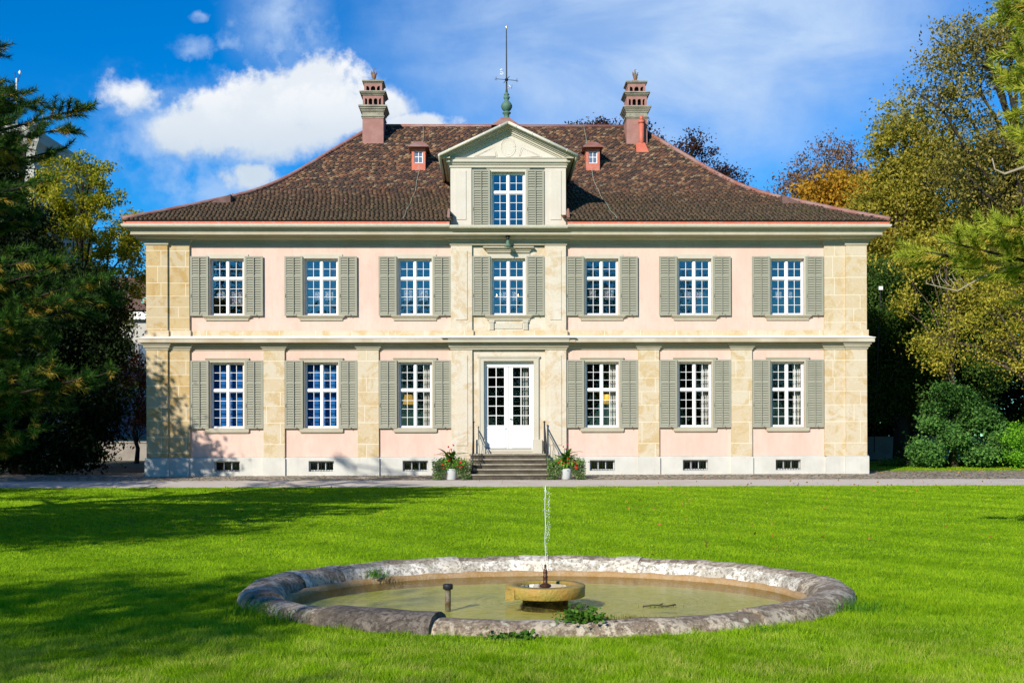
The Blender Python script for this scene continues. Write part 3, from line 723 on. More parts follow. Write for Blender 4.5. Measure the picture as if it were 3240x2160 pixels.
# steps
mb = MB(); N = 5
for i in range(N):
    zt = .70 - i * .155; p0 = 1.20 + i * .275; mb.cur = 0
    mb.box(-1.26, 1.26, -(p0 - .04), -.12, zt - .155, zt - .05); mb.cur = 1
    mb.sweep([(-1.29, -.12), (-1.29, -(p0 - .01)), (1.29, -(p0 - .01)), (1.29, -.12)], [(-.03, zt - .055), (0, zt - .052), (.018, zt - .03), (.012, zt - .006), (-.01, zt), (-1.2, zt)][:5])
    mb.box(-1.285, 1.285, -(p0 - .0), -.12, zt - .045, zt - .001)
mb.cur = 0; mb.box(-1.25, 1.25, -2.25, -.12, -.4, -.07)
steps = mb.build('entrance_steps', [M['step'], M['stepedge']], HO)
for s in (-1, 1):                                     # wrought iron rails
    mb = MB(); x = s * 1.17
    y_a, z_a, y_b, z_b = -.35, 1.66, -2.15, .72
    ln = lambda t: (x, y_a + (y_b - y_a) * t, z_a + (z_b - z_a) * t)
    mb.tube([ln(0), ln(1)], .024, 6); mb.tube([(x, y_a, z_a - .13), (x, y_b, z_b - .13)], .012, 5); mb.tube([(x, y_a, z_a - .80), (x, y_b, z_b - .66)], .012, 5)
    mb.tube([(x, y_a, .68), (x, y_a, z_a + .05)], .026, 6); mb.tube([(x, y_b, -.05), (x, y_b, z_b + .04)], .022, 6)
    mb.tube([(x, -1.12, .66), (x, -1.12, 1.25)], .02, 6)
    mb.lathe([(0, -.0), (.035, .01), (.04, .04), (.0, .07)], (x, y_a, z_a + .05), 8)
    for i in range(1, 13):
        t = i / 13; p = ln(t); lo = .60 + .0 if -p[1] < 1.2 else .60 - (-p[1] - 1.2) * .55
        zl = max(lo, p[2] - .80 + .14 * t) + .05; zh = p[2] - .13
        mb.tube([(x, p[1], zl), (x, p[1], zl + (zh - zl) * .45), (x, p[1] + (.03 if i % 2 else -.03), zl + (zh - zl) * .6), (x, p[1] + (.03 if i % 2 else -.03), zh)], .008, 4)
        if i % 3 == 1: mb.tube([(x, p[1] + .045 + .035 * math.cos(a), (zl + zh) / 2 + .035 * math.sin(a)) for a in np.linspace(0, 6.28, 9)], .006, 4)
    mb.build('handrail', M['iron'], HO)

# ---------------- pedimented dormer
mb = MB()
mb.wall(-1.22, 1.22, 8.05, 10.30, [(-.56, .56, 8.16, 10.05)], -.06, .25)
for s in (-1, 1):
    mb.box(*sorted((s * 1.22, s * 1.915)), -.12, .1, 8.1, 10.3); mb.box(*sorted((s * 1.40, s * 1.76)), -.142, -.11, 8.45, 10.08)
    mb.add([(s * 1.9, .1, 8.1), (s * 1.9, 4.6, 8.1), (s * 1.9, 4.6, 10.5), (s * 1.9, .1, 10.5)], [[0, 1, 2, 3]])
dorm = mb.build('pedimented_dormer', M['dorm'], HO)
H0, HALF, APX = 10.53, 2.24, 11.60                     # eaves height, half width, apex
mb = MB()
mb.sweep([(-1.915, .6), (-1.915, -.12), (1.915, -.12), (1.915, .6)], [(-.02, 10.18), (.03, 10.18), (.03, 10.25), (.06, 10.26), (.10, 10.33), (.14, 10.34), (.14, 10.455), (.17, 10.46), (.17, 10.475), (-.02, 10.49)])
mb.build('dormer_cornice', M['trim2'], dorm)
sl_ = (APX - H0) / HALF
def rake(y0, y1, d0, d1, m, nm, par, ex=HALF):          # sloping band: vertical offsets d0..d1 below the rake line
    b = MB()
    for s in (-1, 1):
        b.poly([(s * ex, H0 - d1 + (HALF - ex) * sl_), (s * ex, H0 - d0 + (HALF - ex) * sl_), (0, APX - d0), (0, APX - d1)][::s], y0, y1)
    return b.build(nm, m, par)
tym = MB(); tym.poly([(-1.95, 10.47), (1.95, 10.47), (0, 11.40)], -.15, .0); 
tym.build('tympanum', M['dorm'], dorm)
rake(-.50, 4.9, .0, .05, M['tiles'], 'dormer_roof', dorm, HALF + .02)
mb = MB()                                              # raking mouldings stepping back to the tympanum
for y0, y1, d0, d1 in ((-.44, -.1, .052, .10), (-.38, -.1, .102, .14), (-.30, -.1, .142, .18), (-.24, -.1, .182, .25), (-.19, -.1, .252, .30)):
    for s in (-1, 1):
        e = HALF - .03 - max(0, (d0 - .05) * 1.4)
        b = [(s * e, H0 - d1 + (HALF - e) * sl_), (s * e, H0 - d0 + (HALF - e) * sl_), (0, APX - d0), (0, APX - d1)]
        mb.poly(b[::s], y0, y1)
mb.build('raking_cornice', M['trim2'], dorm)
for s in (-1, 1):                                      # soffits and gutters
    mb = MB(); mb.box(*sorted((s * 1.92, s * 2.16)), -.4, 4.0, H0 - .10, H0 - .05); mb.box(*sorted((s * 1.92, s * 2.05)), -.3, 3.6, H0 - .2, H0 - .11); mb.build('eaves_soffit', M['trim'], dorm)
mb = MB()
for s in (-1, 1):
    mb.tube([(s * (HALF + .02), -.48, H0 - .03), (s * (HALF + .02), 3.4, H0 - .03)], .055, 8)
    mb.tube([(s * (HALF + .03), -.52, H0 - .035), (0, -.52, APX - .03)], .052, 8)
    for q in (.12, .35, .6, .85):
        c = Vector((s * (HALF + .03) * q, -.52, APX - .03 - (APX - H0) * q)); d = Vector((s * HALF, 0, -(APX - H0))).normalized() * .012
        mb.tube([c - d, c + d], .058, 8)
mb.build('dormer_gutter', M['gutter'], dorm)
mb = MB()                                              # oval and triangular relief
th = np.linspace(0, 2 * math.pi, 33)
for r1, r2, yy in ((.245, .305, -.125), (.20, .24, -.115)):
    mb.tube([(r1 * math.cos(a), -.15, 10.84 + r2 * math.sin(a)) for a in th], .016 if r1 > .22 else .008, 6)
for s in (-1, 1):
    for k in (0, .045):
        P = [(s * (.40 + k * .6), 10.53 + k * .3), (s * (1.13 - k * 2), 10.53 + k * .3), (s * (.46 + k), 10.86 - k), (s * (.40 + k), 10.70), (s * (.36 + k), 10.53 + k * .3)]
        mb.tube([(x, -.15, z) for x, z in P], .013, 4)
mb.build('relief', M['dorm'], dorm)
dk = meshes['up']; dw = link('window', dk['frame'], dorm, (0, -.06, 8.16))
link('pane', MB.mesh((lambda g: (g.add([(-.5, .158, 8.2), (.5, .158, 8.2), (.5, .158, 10.0), (-.5, .158, 10.0)], [[0, 1, 2, 3]]), g)[1])(MB()), 'pane', M['glass_hi']), dorm, (0, -.06, 0))
b = casing(1.89, 1.12, True, .14); link('casing', b.mesh('casing', M['trim2']), dorm, (0, -.06, 8.16))
for xx in (-1.197, .602): link('shutter', dk['shutter'], dorm, (xx, -.06, 8.14))
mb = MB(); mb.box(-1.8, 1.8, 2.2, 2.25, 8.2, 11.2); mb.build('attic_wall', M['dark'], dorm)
mb = MB()
for s in (-1, 1): mb.poly([(s * 1.93, 8.18), (s * 2.05, 8.18), (s * 1.99, 8.75), (s * 1.93, 8.75)][::s], -.5, -.02)
mb.build('side_flashing', M['ridge'], dorm)

# ---------------- small attic dormers
def small_dormer(x):
    t0 = 5.0; y = EY0 + t0 - .02; z = rz(t0)
    b = MB(); w = .25
    b.box(x - w, x - w + .09, y - .28, y + .9, z - .25, z + .60); b.box(x + w - .09, x + w, y - .28, y + .9, z - .25, z + .60)
    b.box(x - w + .09, x + w - .09, y - .28, y - .2, z - .25, z + .02); b.box(x - w + .09, x + w - .09, y - .28, y - .2, z + .46, z + .60)
    d = b.build('attic_dormer', M['copper'], HO)
    b = MB(); zz = z + .60; e = .38
    v = [(x - e, y - .5, zz), (x + e, y - .5, zz), (x + e, y + 1.0, zz + .03), (x - e, y + 1.0, zz + .03), (x - .13, y - .12, zz + .25), (x + .13, y - .12, zz + .25), (x + .13, y + 1.2, zz + .3), (x - .13, y + 1.2, zz + .3)]
    b.add(v, [[0, 1, 5, 4], [1, 2, 6, 5], [4, 5, 6, 7], [3, 0, 4, 7], [0, 3, 2, 1]])
    b.box(x - e, x + e, y - .5, y - .47, zz - .03, zz - .001)
    b.build('hood_roof', M['ridge'], d)
    b = MB(); yy = y - .24
    for a in (x - .16, x + .13): b.box(a, a + .03, yy, yy + .04, z + .02, z + .46)
    b.box(x - .13, x + .13, yy, yy + .04, z + .02, z + .05); b.box(x - .13, x + .13, yy, yy + .04, z + .43, z + .46)
    b.box(x - .012, x + .012, yy, yy + .04, z + .05, z + .43); b.box(x - .13, x + .13, yy + .005, yy + .035, z + .24, z + .265)
    b.build('window', M['white'], d)
    b = MB(); b.box(x - .14, x + .14, yy + .02, yy + .025, z + .03, z + .45); b.build('pane', M['winp'], d)
small_dormer(-3.22); small_dormer(3.18)
m_end = mat('dark_weathered_tin', (.11, .065, .052), .8, (.19, .11, .09), 5)
# low shed dormers on the two hipped ends, just showing behind the hips
for s in (-1, 1):
    b = MB(); v = [(s * 10.8, 1.3, rz(1.62) + .02), (s * 10.8, 2.6, rz(1.62) + .02), (s * 9.5, 2.6, rz(2.85) - .05), (s * 9.5, 1.3, rz(2.85) - .05)]
    u_ = [(a, c, e - .4) for a, c, e in v]
    b.add(v + u_, [[0, 1, 2, 3], [0, 4, 5, 1], [1, 5, 6, 2], [2, 6, 7, 3], [3, 7, 4, 0]]); b.build('end_dormer', m_end, HO)

# ---------------- chimneys
def chimney(x):
    yc = 5.75; d = .45; z0 = 12.3
    b = MB(); hw = .395
    b.box(x - hw, x + hw, yc - d, yc + d, z0, 13.31)
    def gallery(hw, d, za, zb, n):
        b.box(x - hw + .09, x + hw - .09, yc - d + .1, yc + d - .1, za, zb) if False else None
        pw = .055
        xs = np.linspace(-hw, hw, n + 1)
        for yy0, yy1 in ((yc - d, yc - d + .09), (yc + d - .09, yc + d)):
            for i, q in enumerate(xs):
                e = pw if 0 < i < n else pw * 1.5
                a = max(-hw, q - e / 2 * (1 if 0 < i < n else 2)); c = min(hw, q + e / 2 * (1 if 0 < i < n else 2))
                b.box(x + a, x + c, yy0, yy1, za, zb - .12)
            b.box(x - hw, x + hw, yy0, yy1, zb - .12, zb)
            for i in range(n):
                a, c = xs[i], xs[i + 1]; r = (c - a) / 2 - pw / 2; m_ = (a + c) / 2
                for sg in (-1, 1):
                    P = [(x + m_ + sg * r, zb - .12 - r), (x + m_ + sg * r, zb - .12)] + [(x + m_ + sg * r * math.cos(t), zb - .12 - r + r * math.sin(t)) for t in (1.57, 1.1, .6)]
                    b.poly(P[::sg], yy0 + .001, yy1 - .001)
        for xx in (-hw, hw - .09):
            for q in np.linspace(yc - d + .09, yc + d - .09, n + 1): b.box(x + xx, x + xx + .09, q - .03, q + .03, za, zb - .12)
            b.box(x + xx, x + xx + .09, yc - d + .09, yc + d - .09, zb - .12, zb)
    gallery(.385, .42, 13.78, 14.19, 4); gallery(.34, .37, 14.33, 14.67, 3)
    ch = b.build('chimney', M['mauve'], HO)
    b = MB()
    def ring(hw, d, prof): b.sweep([(x - hw, yc + d), (x - hw, yc - d), (x + hw, yc - d), (x + hw, yc + d), (x - hw, yc + d)][::1], prof)
    def slab(hw, d, z0, z1): b.box(x - hw, x + hw, yc - d, yc + d, z0, z1)
    slab(.41, .47, 13.31, 13.36); slab(.44, .50, 13.361, 13.39); slab(.40, .46, 13.391, 13.55); slab(.43, .49, 13.551, 13.60)
    slab(.46, .52, 13.601, 13.66); slab(.50, .56, 13.661, 13.72); slab(.535, .60, 13.721, 13.78)
    slab(.42, .46, 14.191, 14.235); slab(.455, .50, 14.236, 14.28); slab(.50, .54, 14.281, 14.33)
    slab(.37, .40, 14.671, 14.71); slab(.41, .44, 14.711, 14.76)
    b.build('chimney_cornice', M['chst'], ch)
    b = MB(); b.box(x - .2, x + .2, yc - .2, yc + .2, 13.78, 14.67); b.build('dark_core', M['iron'], ch)  # added dark core stands in for the shade inside the hollow galleries
    b = MB(); rr = random.Random(int(x * 10) + 90)
    for s in (-1, 1):
        b.tube([(x + s * .17, yc, 14.76), (x + s * .16, yc, 14.83), (x + s * .10, yc, 14.87), (x + s * .02, yc, 14.86), (x, yc, 14.95)], [.03, .05, .05, .04, .05], 7)
        b.tube([(x, yc + s * .17, 14.76), (x, yc + s * .14, 14.84), (x, yc, 14.9)], [.04, .05, .04], 7)
    b.lathe([(.03, 14.86), (.055, 14.92), (.085, 15.0), (.08, 15.08), (.05, 15.12), (0, 15.12)], (x, yc, 0), 10)
    for a, h, l in ((-.09, 15.24, -.03), (0, 15.34, .05), (.08, 15.22, .05), (-.03, 15.2, .02)):
        b.tube([(x + a * .6, yc, 15.05), (x + a, yc, 15.14), (x + a * 1.1 - l * .4, yc, h - .04), (x + a * 1.1 + l, yc, h)], [.035, .035, .022, .003], 6)
    b.build('flame_finial', M['flame'], ch)
chimney(-5.02); chimney(4.98)
t0 = 5.92; px_ = 5.13
mb = MB(); z_ = rz(t0); y_ = EY0 + t0
mb.tube([(px_, y_, z_ - .2), (px_, y_, z_ + 1.03)], .10, 14); mb.tube([(px_, y_, z_ + .93), (px_, y_, z_ + 1.04)], .125, 14); mb.tube([(px_, y_, z_ + 1.04), (px_, y_, z_ + 1.2)], .07, 12)
mb.add([slope_point(0, px_ - .24, t0 - .28, .05), slope_point(0, px_ + .24, t0 - .28, .05), (px_ + .12, y_ - .08, z_ + .18), (px_ - .12, y_ - .08, z_ + .18)], [[0, 1, 2, 3]])
mb.add([slope_point(0, px_ - .24, t0 - .28, .05), (px_ - .12, y_ - .08, z_ + .18), slope_point(0, px_ - .2, t0 + .2, .05)], [[0, 1, 2]])
mb.add([slope_point(0, px_ + .24, t0 - .28, .05), slope_point(0, px_ + .2, t0 + .2, .05), (px_ + .12, y_ - .08, z_ + .18)], [[0, 1, 2]])
mb.build('vent_pipe', mat('salmon_painted_pipe', (0.52, 0.13, 0.075), .5, (0.56, 0.16, 0.10), 3), HO)
# ---------------- roof spire with compass arms
sy_ = EY0 + 7.13
mb = MB(); mb.add([(-.55, sy_ - .55, 13.2), (.55, sy_ - .55, 13.2), (.55, sy_ + .55, 13.2), (-.55, sy_ + .55, 13.2), (-.15, sy_ - .15, 13.6), (.15, sy_ - .15, 13.6), (.15, sy_ + .15, 13.6), (-.15, sy_ + .15, 13.6)],
       [[0, 1, 5, 4], [1, 2, 6, 5], [2, 3, 7, 6], [3, 0, 4, 7], [4, 5, 6, 7]])
cap = mb.build('spire_base', M['ridge'], HO)
mb = MB(); sp0 = (0.05, sy_, 0)
mb.lathe([(.15, 13.3), (.13, 13.5), (.105, 13.62), (.10, 13.74), (.16, 13.79), (.17, 13.82), (.12, 13.85), (.10, 13.87)], sp0, 20)
mb.lathe([(.08, 13.86), (.16, 13.93), (.205, 14.02), (.21, 14.10), (.17, 14.19), (.10, 14.26), (.07, 14.30), (.10, 14.36), (.13, 14.42), (.08, 14.46), (.06, 14.48), (.11, 14.52), (.075, 14.57), (.05, 14.6)], sp0, 32, lobes=14, ld=.04)
spire = mb.build('spire', M['patina'], HO)
mb = MB(); mb.lathe([(.05, 14.58), (.032, 14.75), (.028, 15.4), (.02, 16.8), (.016, 17.05), (0, 17.05)], sp0, 8); mb.lathe([(0, 15.03), (.05, 15.05), (.07, 15.10), (.05, 15.15), (0, 15.17)], sp0, 10)
for a in (0.0, 1.5708): mb.tube([(.05 - .42 * math.cos(a + .25), sy_ - .42 * math.sin(a + .25), 15.10), (.05 + .42 * math.cos(a + .25), sy_ + .42 * math.sin(a + .25), 15.10)], .012, 5)
for s in (-1, 1):
    e = (.05 + s * .42 * math.cos(.25), sy_ + s * .42 * math.sin(.25)); mb.tube([(e[0], e[1], 15.18), (e[0], e[1], 15.04), (e[0] + s * .05, e[1], 15.10)], .012, 4)
mb.build('spire_rod', M['black'], spire)
mb = MB(); mb.lathe([(0, 17.02), (.03, 17.06), (.035, 17.12), (.02, 17.2), (0, 17.25)], sp0, 8); mb.build('gilt_tip', M['gold'], spire)
mb = MB()                                             # the letters S and N on their arms
def stroke(pts, y): mb.tube([(x, y, z) for x, z in pts], .018, 4)
sx_, sz_ = -.14, 15.23
stroke([(sx_ + .06, sz_ + .12), (sx_ + .0, sz_ + .15), (sx_ - .06, sz_ + .12), (sx_ - .05, sz_ + .07), (sx_ + .05, sz_ + .03), (sx_ + .06, sz_ - .03), (sx_, sz_ - .05), (sx_ - .06, sz_ - .02)], sy_ - .4)
nx_, nz_ = .20, 14.88
stroke([(nx_ - .06, nz_ - .02), (nx_ - .06, nz_ + .14), (nx_ + .06, nz_ - .0), (nx_ + .06, nz_ + .15)], sy_ + .4)
mb.build('compass_letter', emit('sunlit_gilt', (1, .95, .86), 0.0), spire)
# annexe behind the left corner
mb = MB(); mb.box(-12.75, -11.85, 7.6, 11.9, -.3, 4.0)
mb.build('side_annexe', M['pink'], HO)
mb = MB(); mb.box(-12.85, -12.55, 7.45, 7.75, -.3, .75); mb.build('annexe_plinth', M['plinth'], HO)
mb = MB(); mb.box(-12.8, -12.45, 7.5, 7.8, .75, 3.8); mb.build('annexe_pilaster', M['pale'], HO)
mb = MB(); mb.sweep([(-12.85, 12), (-12.85, 7.5), (-11.9, 7.5)], [(0, 3.8), (.1, 3.85), (.12, 3.95), (.3, 4.05), (.32, 4.15), (0, 4.2)]); mb.add([(-13.2, 7.1, 4.17), (-11.9, 7.1, 4.17), (-11.9, 12, 4.9), (-13.2, 12, 4.17)], [[0, 1, 2, 3]])
mb.build('annexe_roof', M['housed'], HO)

# world position of a point given in mansion coordinates
HM = Matrix.Translation(HO.location) @ Matrix.Rotation(R(1.06), 4, 'Z')
def hw(p): return HM @ Vector(p)
def thing(name, label, cat, loc=(0, 0, 0), group=None, rot=0):
    o = bpy.data.objects.new(name, None); C.objects.link(o); o.location = loc; o.rotation_euler = (0, 0, rot)
    return tag(o, label, cat, group)
HR = R(1.06)
# ---------------- interior things seen through the panes
gn = ['leftmost', 'second from left', 'third from left', 'first right of the door', 'second right of the door', 'rightmost']
for i in (0, 1):
    b = MB(); b.box(-.55, .55, 0, .012, -.02, 2.2); b.box(-.55, .55, -.01, .02, 2.2, 2.25)
    tag(b.build('roller_blind', M['blind'], None, hw((WX[i], .40, 1.55))), 'royal blue blind behind the %s ground floor window' % gn[i], 'blind', 'blue window blinds').rotation_euler = (0, 0, HR)
def curtain(x, z0, z1, w, label, m, grp):
    b = MB(); n = 22; v = []; 
    for k, z in enumerate((z1, z0)):
        for i in range(n + 1):
            q = i / n; v.append((w * q * (1 if k == 0 else .8), .035 * math.sin(q * 26), z))
    b.add(v, [[i, i + 1, n + 2 + i, n + 1 + i] for i in range(n)], True)
    o = tag(b.build('curtain', m, None, hw((x, .36, 0))), label, 'curtain', grp); o.rotation_euler = (0, 0, HR)
for i in (2, 3, 4, 5):
    curtain(WX[i] + .27, 1.56, 3.75, .27, 'wide white curtain, right side of the %s lower window' % gn[i], M['curtain'], 'white ground floor curtains')
    curtain(WX[i] - .54, 1.56, 3.75, .09 if i < 5 else .16, 'narrow white curtain, left side of the %s lower window' % gn[i], M['curtain'], 'white ground floor curtains')
curtain(.48, .86, 3.6, .18, 'white pleated curtain behind the right leaf of the entrance door', M['curtain'], 'white ground floor curtains')
for i, side in ((0, 1), (0, -1), (1, -1), (1, 1)):
    curtain(WX[i] + (.33 if side > 0 else -.52), 5.3, 7.2, .16, 'brown curtain, %s side of the %s upper window' % ('right' if side > 0 else 'left', gn[i]), M['brcurtain'], 'brown upper floor curtains')
for i, dx, yy in ((2, -.30, 1.0), (3, .28, 1.0)):
    t = thing('table_lamp', 'lit yellow lamp inside the %s lower window' % gn[i], 'lamp', hw((WX[i] + dx, yy, 1.35)), 'lit yellow lamps')
    b = MB(); b.lathe([(.13, 1.35), (.19, 1.02), (.185, 1.02), (.125, 1.35)], (0, 0, 0), 16); b.build('lamp_shade', M['lampshade'], t)
    b = MB(); b.lathe([(.0, 0), (.14, 0), (.14, .03), (.02, .06), (.02, 1.0), (0, 1.0)], (0, 0, 0), 10); b.build('lamp_stand', M['iron'], t)
t = thing('chandelier', 'candle chandelier glowing inside the middle upper window', 'chandelier', hw((0, 2.3, 6.15)))
b = MB(); b.tube([(0, 0, 1.3), (0, 0, -.1)], .015, 6)
b2 = MB()
for k in range(8):
    a = k * math.pi / 4; c, s_ = math.cos(a), math.sin(a)
    b.tube([(0, 0, 0), (.2 * c, .2 * s_, -.1), (.36 * c, .36 * s_, -.03), (.38 * c, .38 * s_, .06)], .01, 5)
    b2.lathe([(0, .06), (.016, .08), (.018, .11), (0, .15)], (.38 * c, .38 * s_, 0), 6)
b.build('chandelier_frame', M['gold'], t); b2.build('candle_bulb', M['bulb'], t)
b = MB(); b.box(-.3, .3, 0, .3, 0, .5); b.poly([(-.34, .5), (.34, .5), (0, .66)], -.03, .3)
b.build('cabinet_top', mat('gilded_wood', (.32, .15, .03), .5), None, hw((.30, 1.1, 4.9)))
tag(bpy.data.objects['cabinet_top'], 'gilded pedimented cabinet top low in the middle upper window', 'cabinet').name = 'cabinet'
# hanging stained glass panels
def panel(x, z, w, h, label, rnd=False):
    t = thing('stained_glass_panel', label, 'stained glass', hw((x, .21, z)), 'stained glass panels in the upper windows', HR)
    b = MB()
    if rnd: b.poly([(w * .47 * math.cos(a), w * .47 * math.sin(a)) for a in np.linspace(0, 2 * math.pi, 25)[:-1]], 0, .006)
    else: b.box(-w * .47, w * .47, 0, .006, -h * .47, h * .47)
    b.build('leaded_glass', M['stain'], t); b = MB()
    if rnd: b.tube([(w / 2 * math.cos(a), 0, w / 2 * math.sin(a)) for a in np.linspace(0, 2 * math.pi, 25)], .008, 4)
    else:
        b.tube([(-w / 2, 0, -h / 2), (w / 2, 0, -h / 2), (w / 2, 0, h / 2), (-w / 2, 0, h / 2), (-w / 2, 0, -h / 2)], .008, 4)
    b.tube([(0, 0, h / 2), (0, 0, h / 2 + .1)], .003, 3); b.build('rim', M['lead'], t)
W_ = [-9.33, -6.22, -3.11, 0, 3.11, 6.22, 9.33]
nm = ['leftmost', 'second from left', 'third from left', 'middle', 'third from right', 'second from right', 'rightmost']
spec = [(0, -.24, 5.98, .27, .27, 1), (0, .27, 5.90, .33, .40, 0), (1, -.16, 5.97, .24, .25, 0), (1, .22, 5.97, .30, .26, 0), (2, -.24, 6.02, .27, .40, 0), (2, .27, 6.02, .29, .40, 0),
        (3, -.19, 5.96, .22, .26, 0), (3, .16, 5.96, .22, .28, 0), (4, -.28, 6.02, .20, .31, 0), (4, .27, 6.04, .29, .38, 0), (5, -.20, 5.98, .2, .22, 0), (5, .18, 5.98, .2, .22, 0), (6, -.24, 5.98, .19, .22, 0), (6, .12, 5.98, .19, .22, 0)]
for i, dx, z, w1, h1, r_ in spec:
    panel(W_[i] + dx, z, w1, h1, '%s leaded glass panel, %s half of the %s upper window' % ('round' if r_ else 'rectangular', 'left' if dx < 0 else 'right', nm[i]), bool(r_))
# bell with horns
t = thing('bell', 'small green bell hanging from a horned bracket above the middle upper window', 'bell', hw((0, -.45, 0)), None, HR)
b = MB(); b.lathe([(.0, 7.72), (.04, 7.72), (.055, 7.68), (.07, 7.60), (.11, 7.53), (.125, 7.51), (.115, 7.505), (.09, 7.53), (0, 7.6)], (-.02, 0, 0), 18); b.build('bell_body', M['patina'], t)
b = MB(); b.tube([(-.02, 0, 7.53), (-.02, 0, 7.44)], .008, 5); b.lathe([(0, 7.40), (.018, 7.415), (.012, 7.44), (0, 7.44)], (-.02, 0, 0), 6); b.build('clapper', M['iron'], t)
b = MB()
for s in (-1, 1): b.tube([(-.02, .05, 7.76), (-.02 + s * .05, .02, 7.86), (-.02 + s * .10, -.0, 7.94), (-.02 + s * .18, -.02, 8.0), (-.02 + s * .23, -.02, 8.09)], [.036, .034, .028, .022, .010], 7)
b.build('horn', M['iron'], t)
b = MB(); b.lathe([(0, 7.70), (.04, 7.72), (.055, 7.78), (.04, 7.86), (0, 7.88)], (-.02, .03, 0), 10); b.tube([(-.02, .03, 7.78), (-.02, .3, 7.80)], .018, 6); b.tube([(-.12, -.03, 7.71), (-.06, -.04, 7.74), (0, 0, 7.75)], .01, 5); b.build('bracket', M['iron'], t)

# ------------------------------------------------------------------ plants
def leaves_np(c, sx, n_dir=None, size=.06, aspect=.55, rng=None, droop=0.0):
    """rhombic leaves at centres c (n,3)"""
    n = len(c); d = rng.normal(size=(n, 3)); d[:, 2] -= droop; d /= np.linalg.norm(d, axis=1)[:, None]
    q = rng.normal(size=(n, 3)); s = np.cross(d, q); s /= np.linalg.norm(s, axis=1)[:, None]
    L = (size * rng.uniform(.6, 1.3, n))[:, None]; Wd = L * aspect
    nrm = np.cross(d, s) * L * .18
    v = np.stack([c - d * L * .5, c + s * Wd * .5 + nrm, c + d * L * .5, c - s * Wd * .5 + nrm], 1).reshape(-1, 3)
    f = np.arange(4 * n).reshape(-1, 4); return v, f
def blob_clumps(blobs, n, rng, shell=.55):
    w_ = np.array([b[3] * b[4] * b[5] for b in blobs]) ** .67; w_ /= w_.sum(); out = []
    for b, k in zip(blobs, (w_ * n).astype(int) + 1):
        d = rng.normal(size=(k, 3)); d /= np.linalg.norm(d, axis=1)[:, None]
        r = rng.uniform(shell, 1.0, k)[:, None]
        out.append(np.array(b[:3]) + d * r * np.array(b[3:6]))
    return np.concatenate(out)
def limbs(mb, base, top, cl, rng, r0, nl=26, ns=110, seg=6, lean=0):
    """trunk, limbs to spread clumps, twigs to more clumps"""
    b = Vector(base); t = Vector(top); n = 7; tr = []
    for i in range(n):
        q = i / (n - 1); p = b.lerp(t, q); p.x += rng.normal() * .12 * (q > 0) * (q < 1); p.y += rng.normal() * .12 * (q > 0) * (q < 1); tr.append(p)
    mb.tube(tr, [r0 * (1.25 - 1.05 * (i / (n - 1)) ** .8) for i in range(n)], 9)
    ends = []; idx = rng.permutation(len(cl))
    H = t.z - b.z
    for k in idx[:nl]:
        e = Vector(cl[k]); q = min(max((e.z - b.z) / H * .62 + rng.uniform(-.12, .05), .12), .95); p0 = b.lerp(t, q)
        m1 = p0.lerp(e, .4) + Vector((rng.normal() * .25, rng.normal() * .25, .12 * (e - p0).length)); m2 = p0.lerp(e, .75) + Vector((rng.normal() * .2, rng.normal() * .2, .08 * (e - p0).length))
        rr = r0 * (.42 - .25 * q); mb.tube([p0, m1, m2, e], [rr, rr * .62, rr * .36, rr * .12], 6); ends += [(m1, rr * .5), (m2, rr * .34), (p0.lerp(m1, .6), rr * .6)]
    E = np.array([list(p) for p, _ in ends])
    for k in idx[nl:nl + ns]:
        e = cl[k]; j = int(np.argmin(((E - e) ** 2).sum(1))); p0, rr = ends[j]; e = Vector(e)
        m = p0.lerp(e, .5) + Vector(rng.normal(size=3) * .12); mb.tube([p0, m, e], [rr * .5, rr * .3, rr * .1], 4)
def tree(label, base, top, blobs, m, bark, seed, nclump=260, per=110, size=.13, spread=.42, r0=.28, cat='tree', group=None, name='tree', droop=.2, shell=.55, nl=26, ns=110, flat=.7, aspect=.6):
    rng = np.random.default_rng(seed); t = thing(name, label, cat, base, group)
    cl = blob_clumps(blobs, nclump, rng, shell)
    k = rng.poisson(per * rng.uniform(.5, 1.4, len(cl))); c = np.repeat(cl, k, 0)
    sp = np.repeat(rng.uniform(.6, 1.25, len(cl)), k)[:, None]
    c = c + rng.normal(size=c.shape) * spread * sp * np.array([1, 1, flat])
    c = c[c[:, 2] > base[2] + .02]
    v, f = leaves_np(c, 1, size=size, rng=rng, droop=droop, aspect=aspect); v -= np.array(base)
    link('crown', npmesh('crown', v, f, m), t)
    mb = MB(); limbs(mb, (0, 0, -.1), Vector(top) - Vector(base), cl - np.array(base), rng, r0, nl, ns); mb.build('trunk', bark, t)
    return t
G_trees = 'trees round the mansion'
m_orange = leaf_mat('rusty_autumn_leaves', [(0.22, 0.13, 0.02), (0.46, 0.25, 0.025), (0.62, 0.33, 0.03), (0.40, 0.32, 0.035)], .4)
m_gold = leaf_mat('golden_green_leaves', [(0.10, 0.10, 0.018), (0.26, 0.25, 0.03), (0.46, 0.38, 0.05), (0.52, 0.44, 0.09)], .4)
m_olive = leaf_mat('sparse_olive_leaves', [(0.07, 0.065, 0.02), (0.17, 0.15, 0.03), (0.33, 0.27, 0.055), (0.46, 0.39, 0.12)], .35)
m_yellow = leaf_mat('yellowing_lime_leaves', [(0.12, 0.14, 0.02), (0.32, 0.30, 0.03), (0.56, 0.48, 0.06), (0.66, 0.56, 0.10)], .45)
m_linden = leaf_mat('linden_leaves', [(0.13, 0.16, 0.015), (0.28, 0.29, 0.02), (0.48, 0.43, 0.035), (0.62, 0.52, 0.05)], .5)
m_yew = leaf_mat('dark_yew_needles', [(0.006, 0.014, 0.004), (0.012, 0.026, 0.007), (0.026, 0.046, 0.011)], .15)
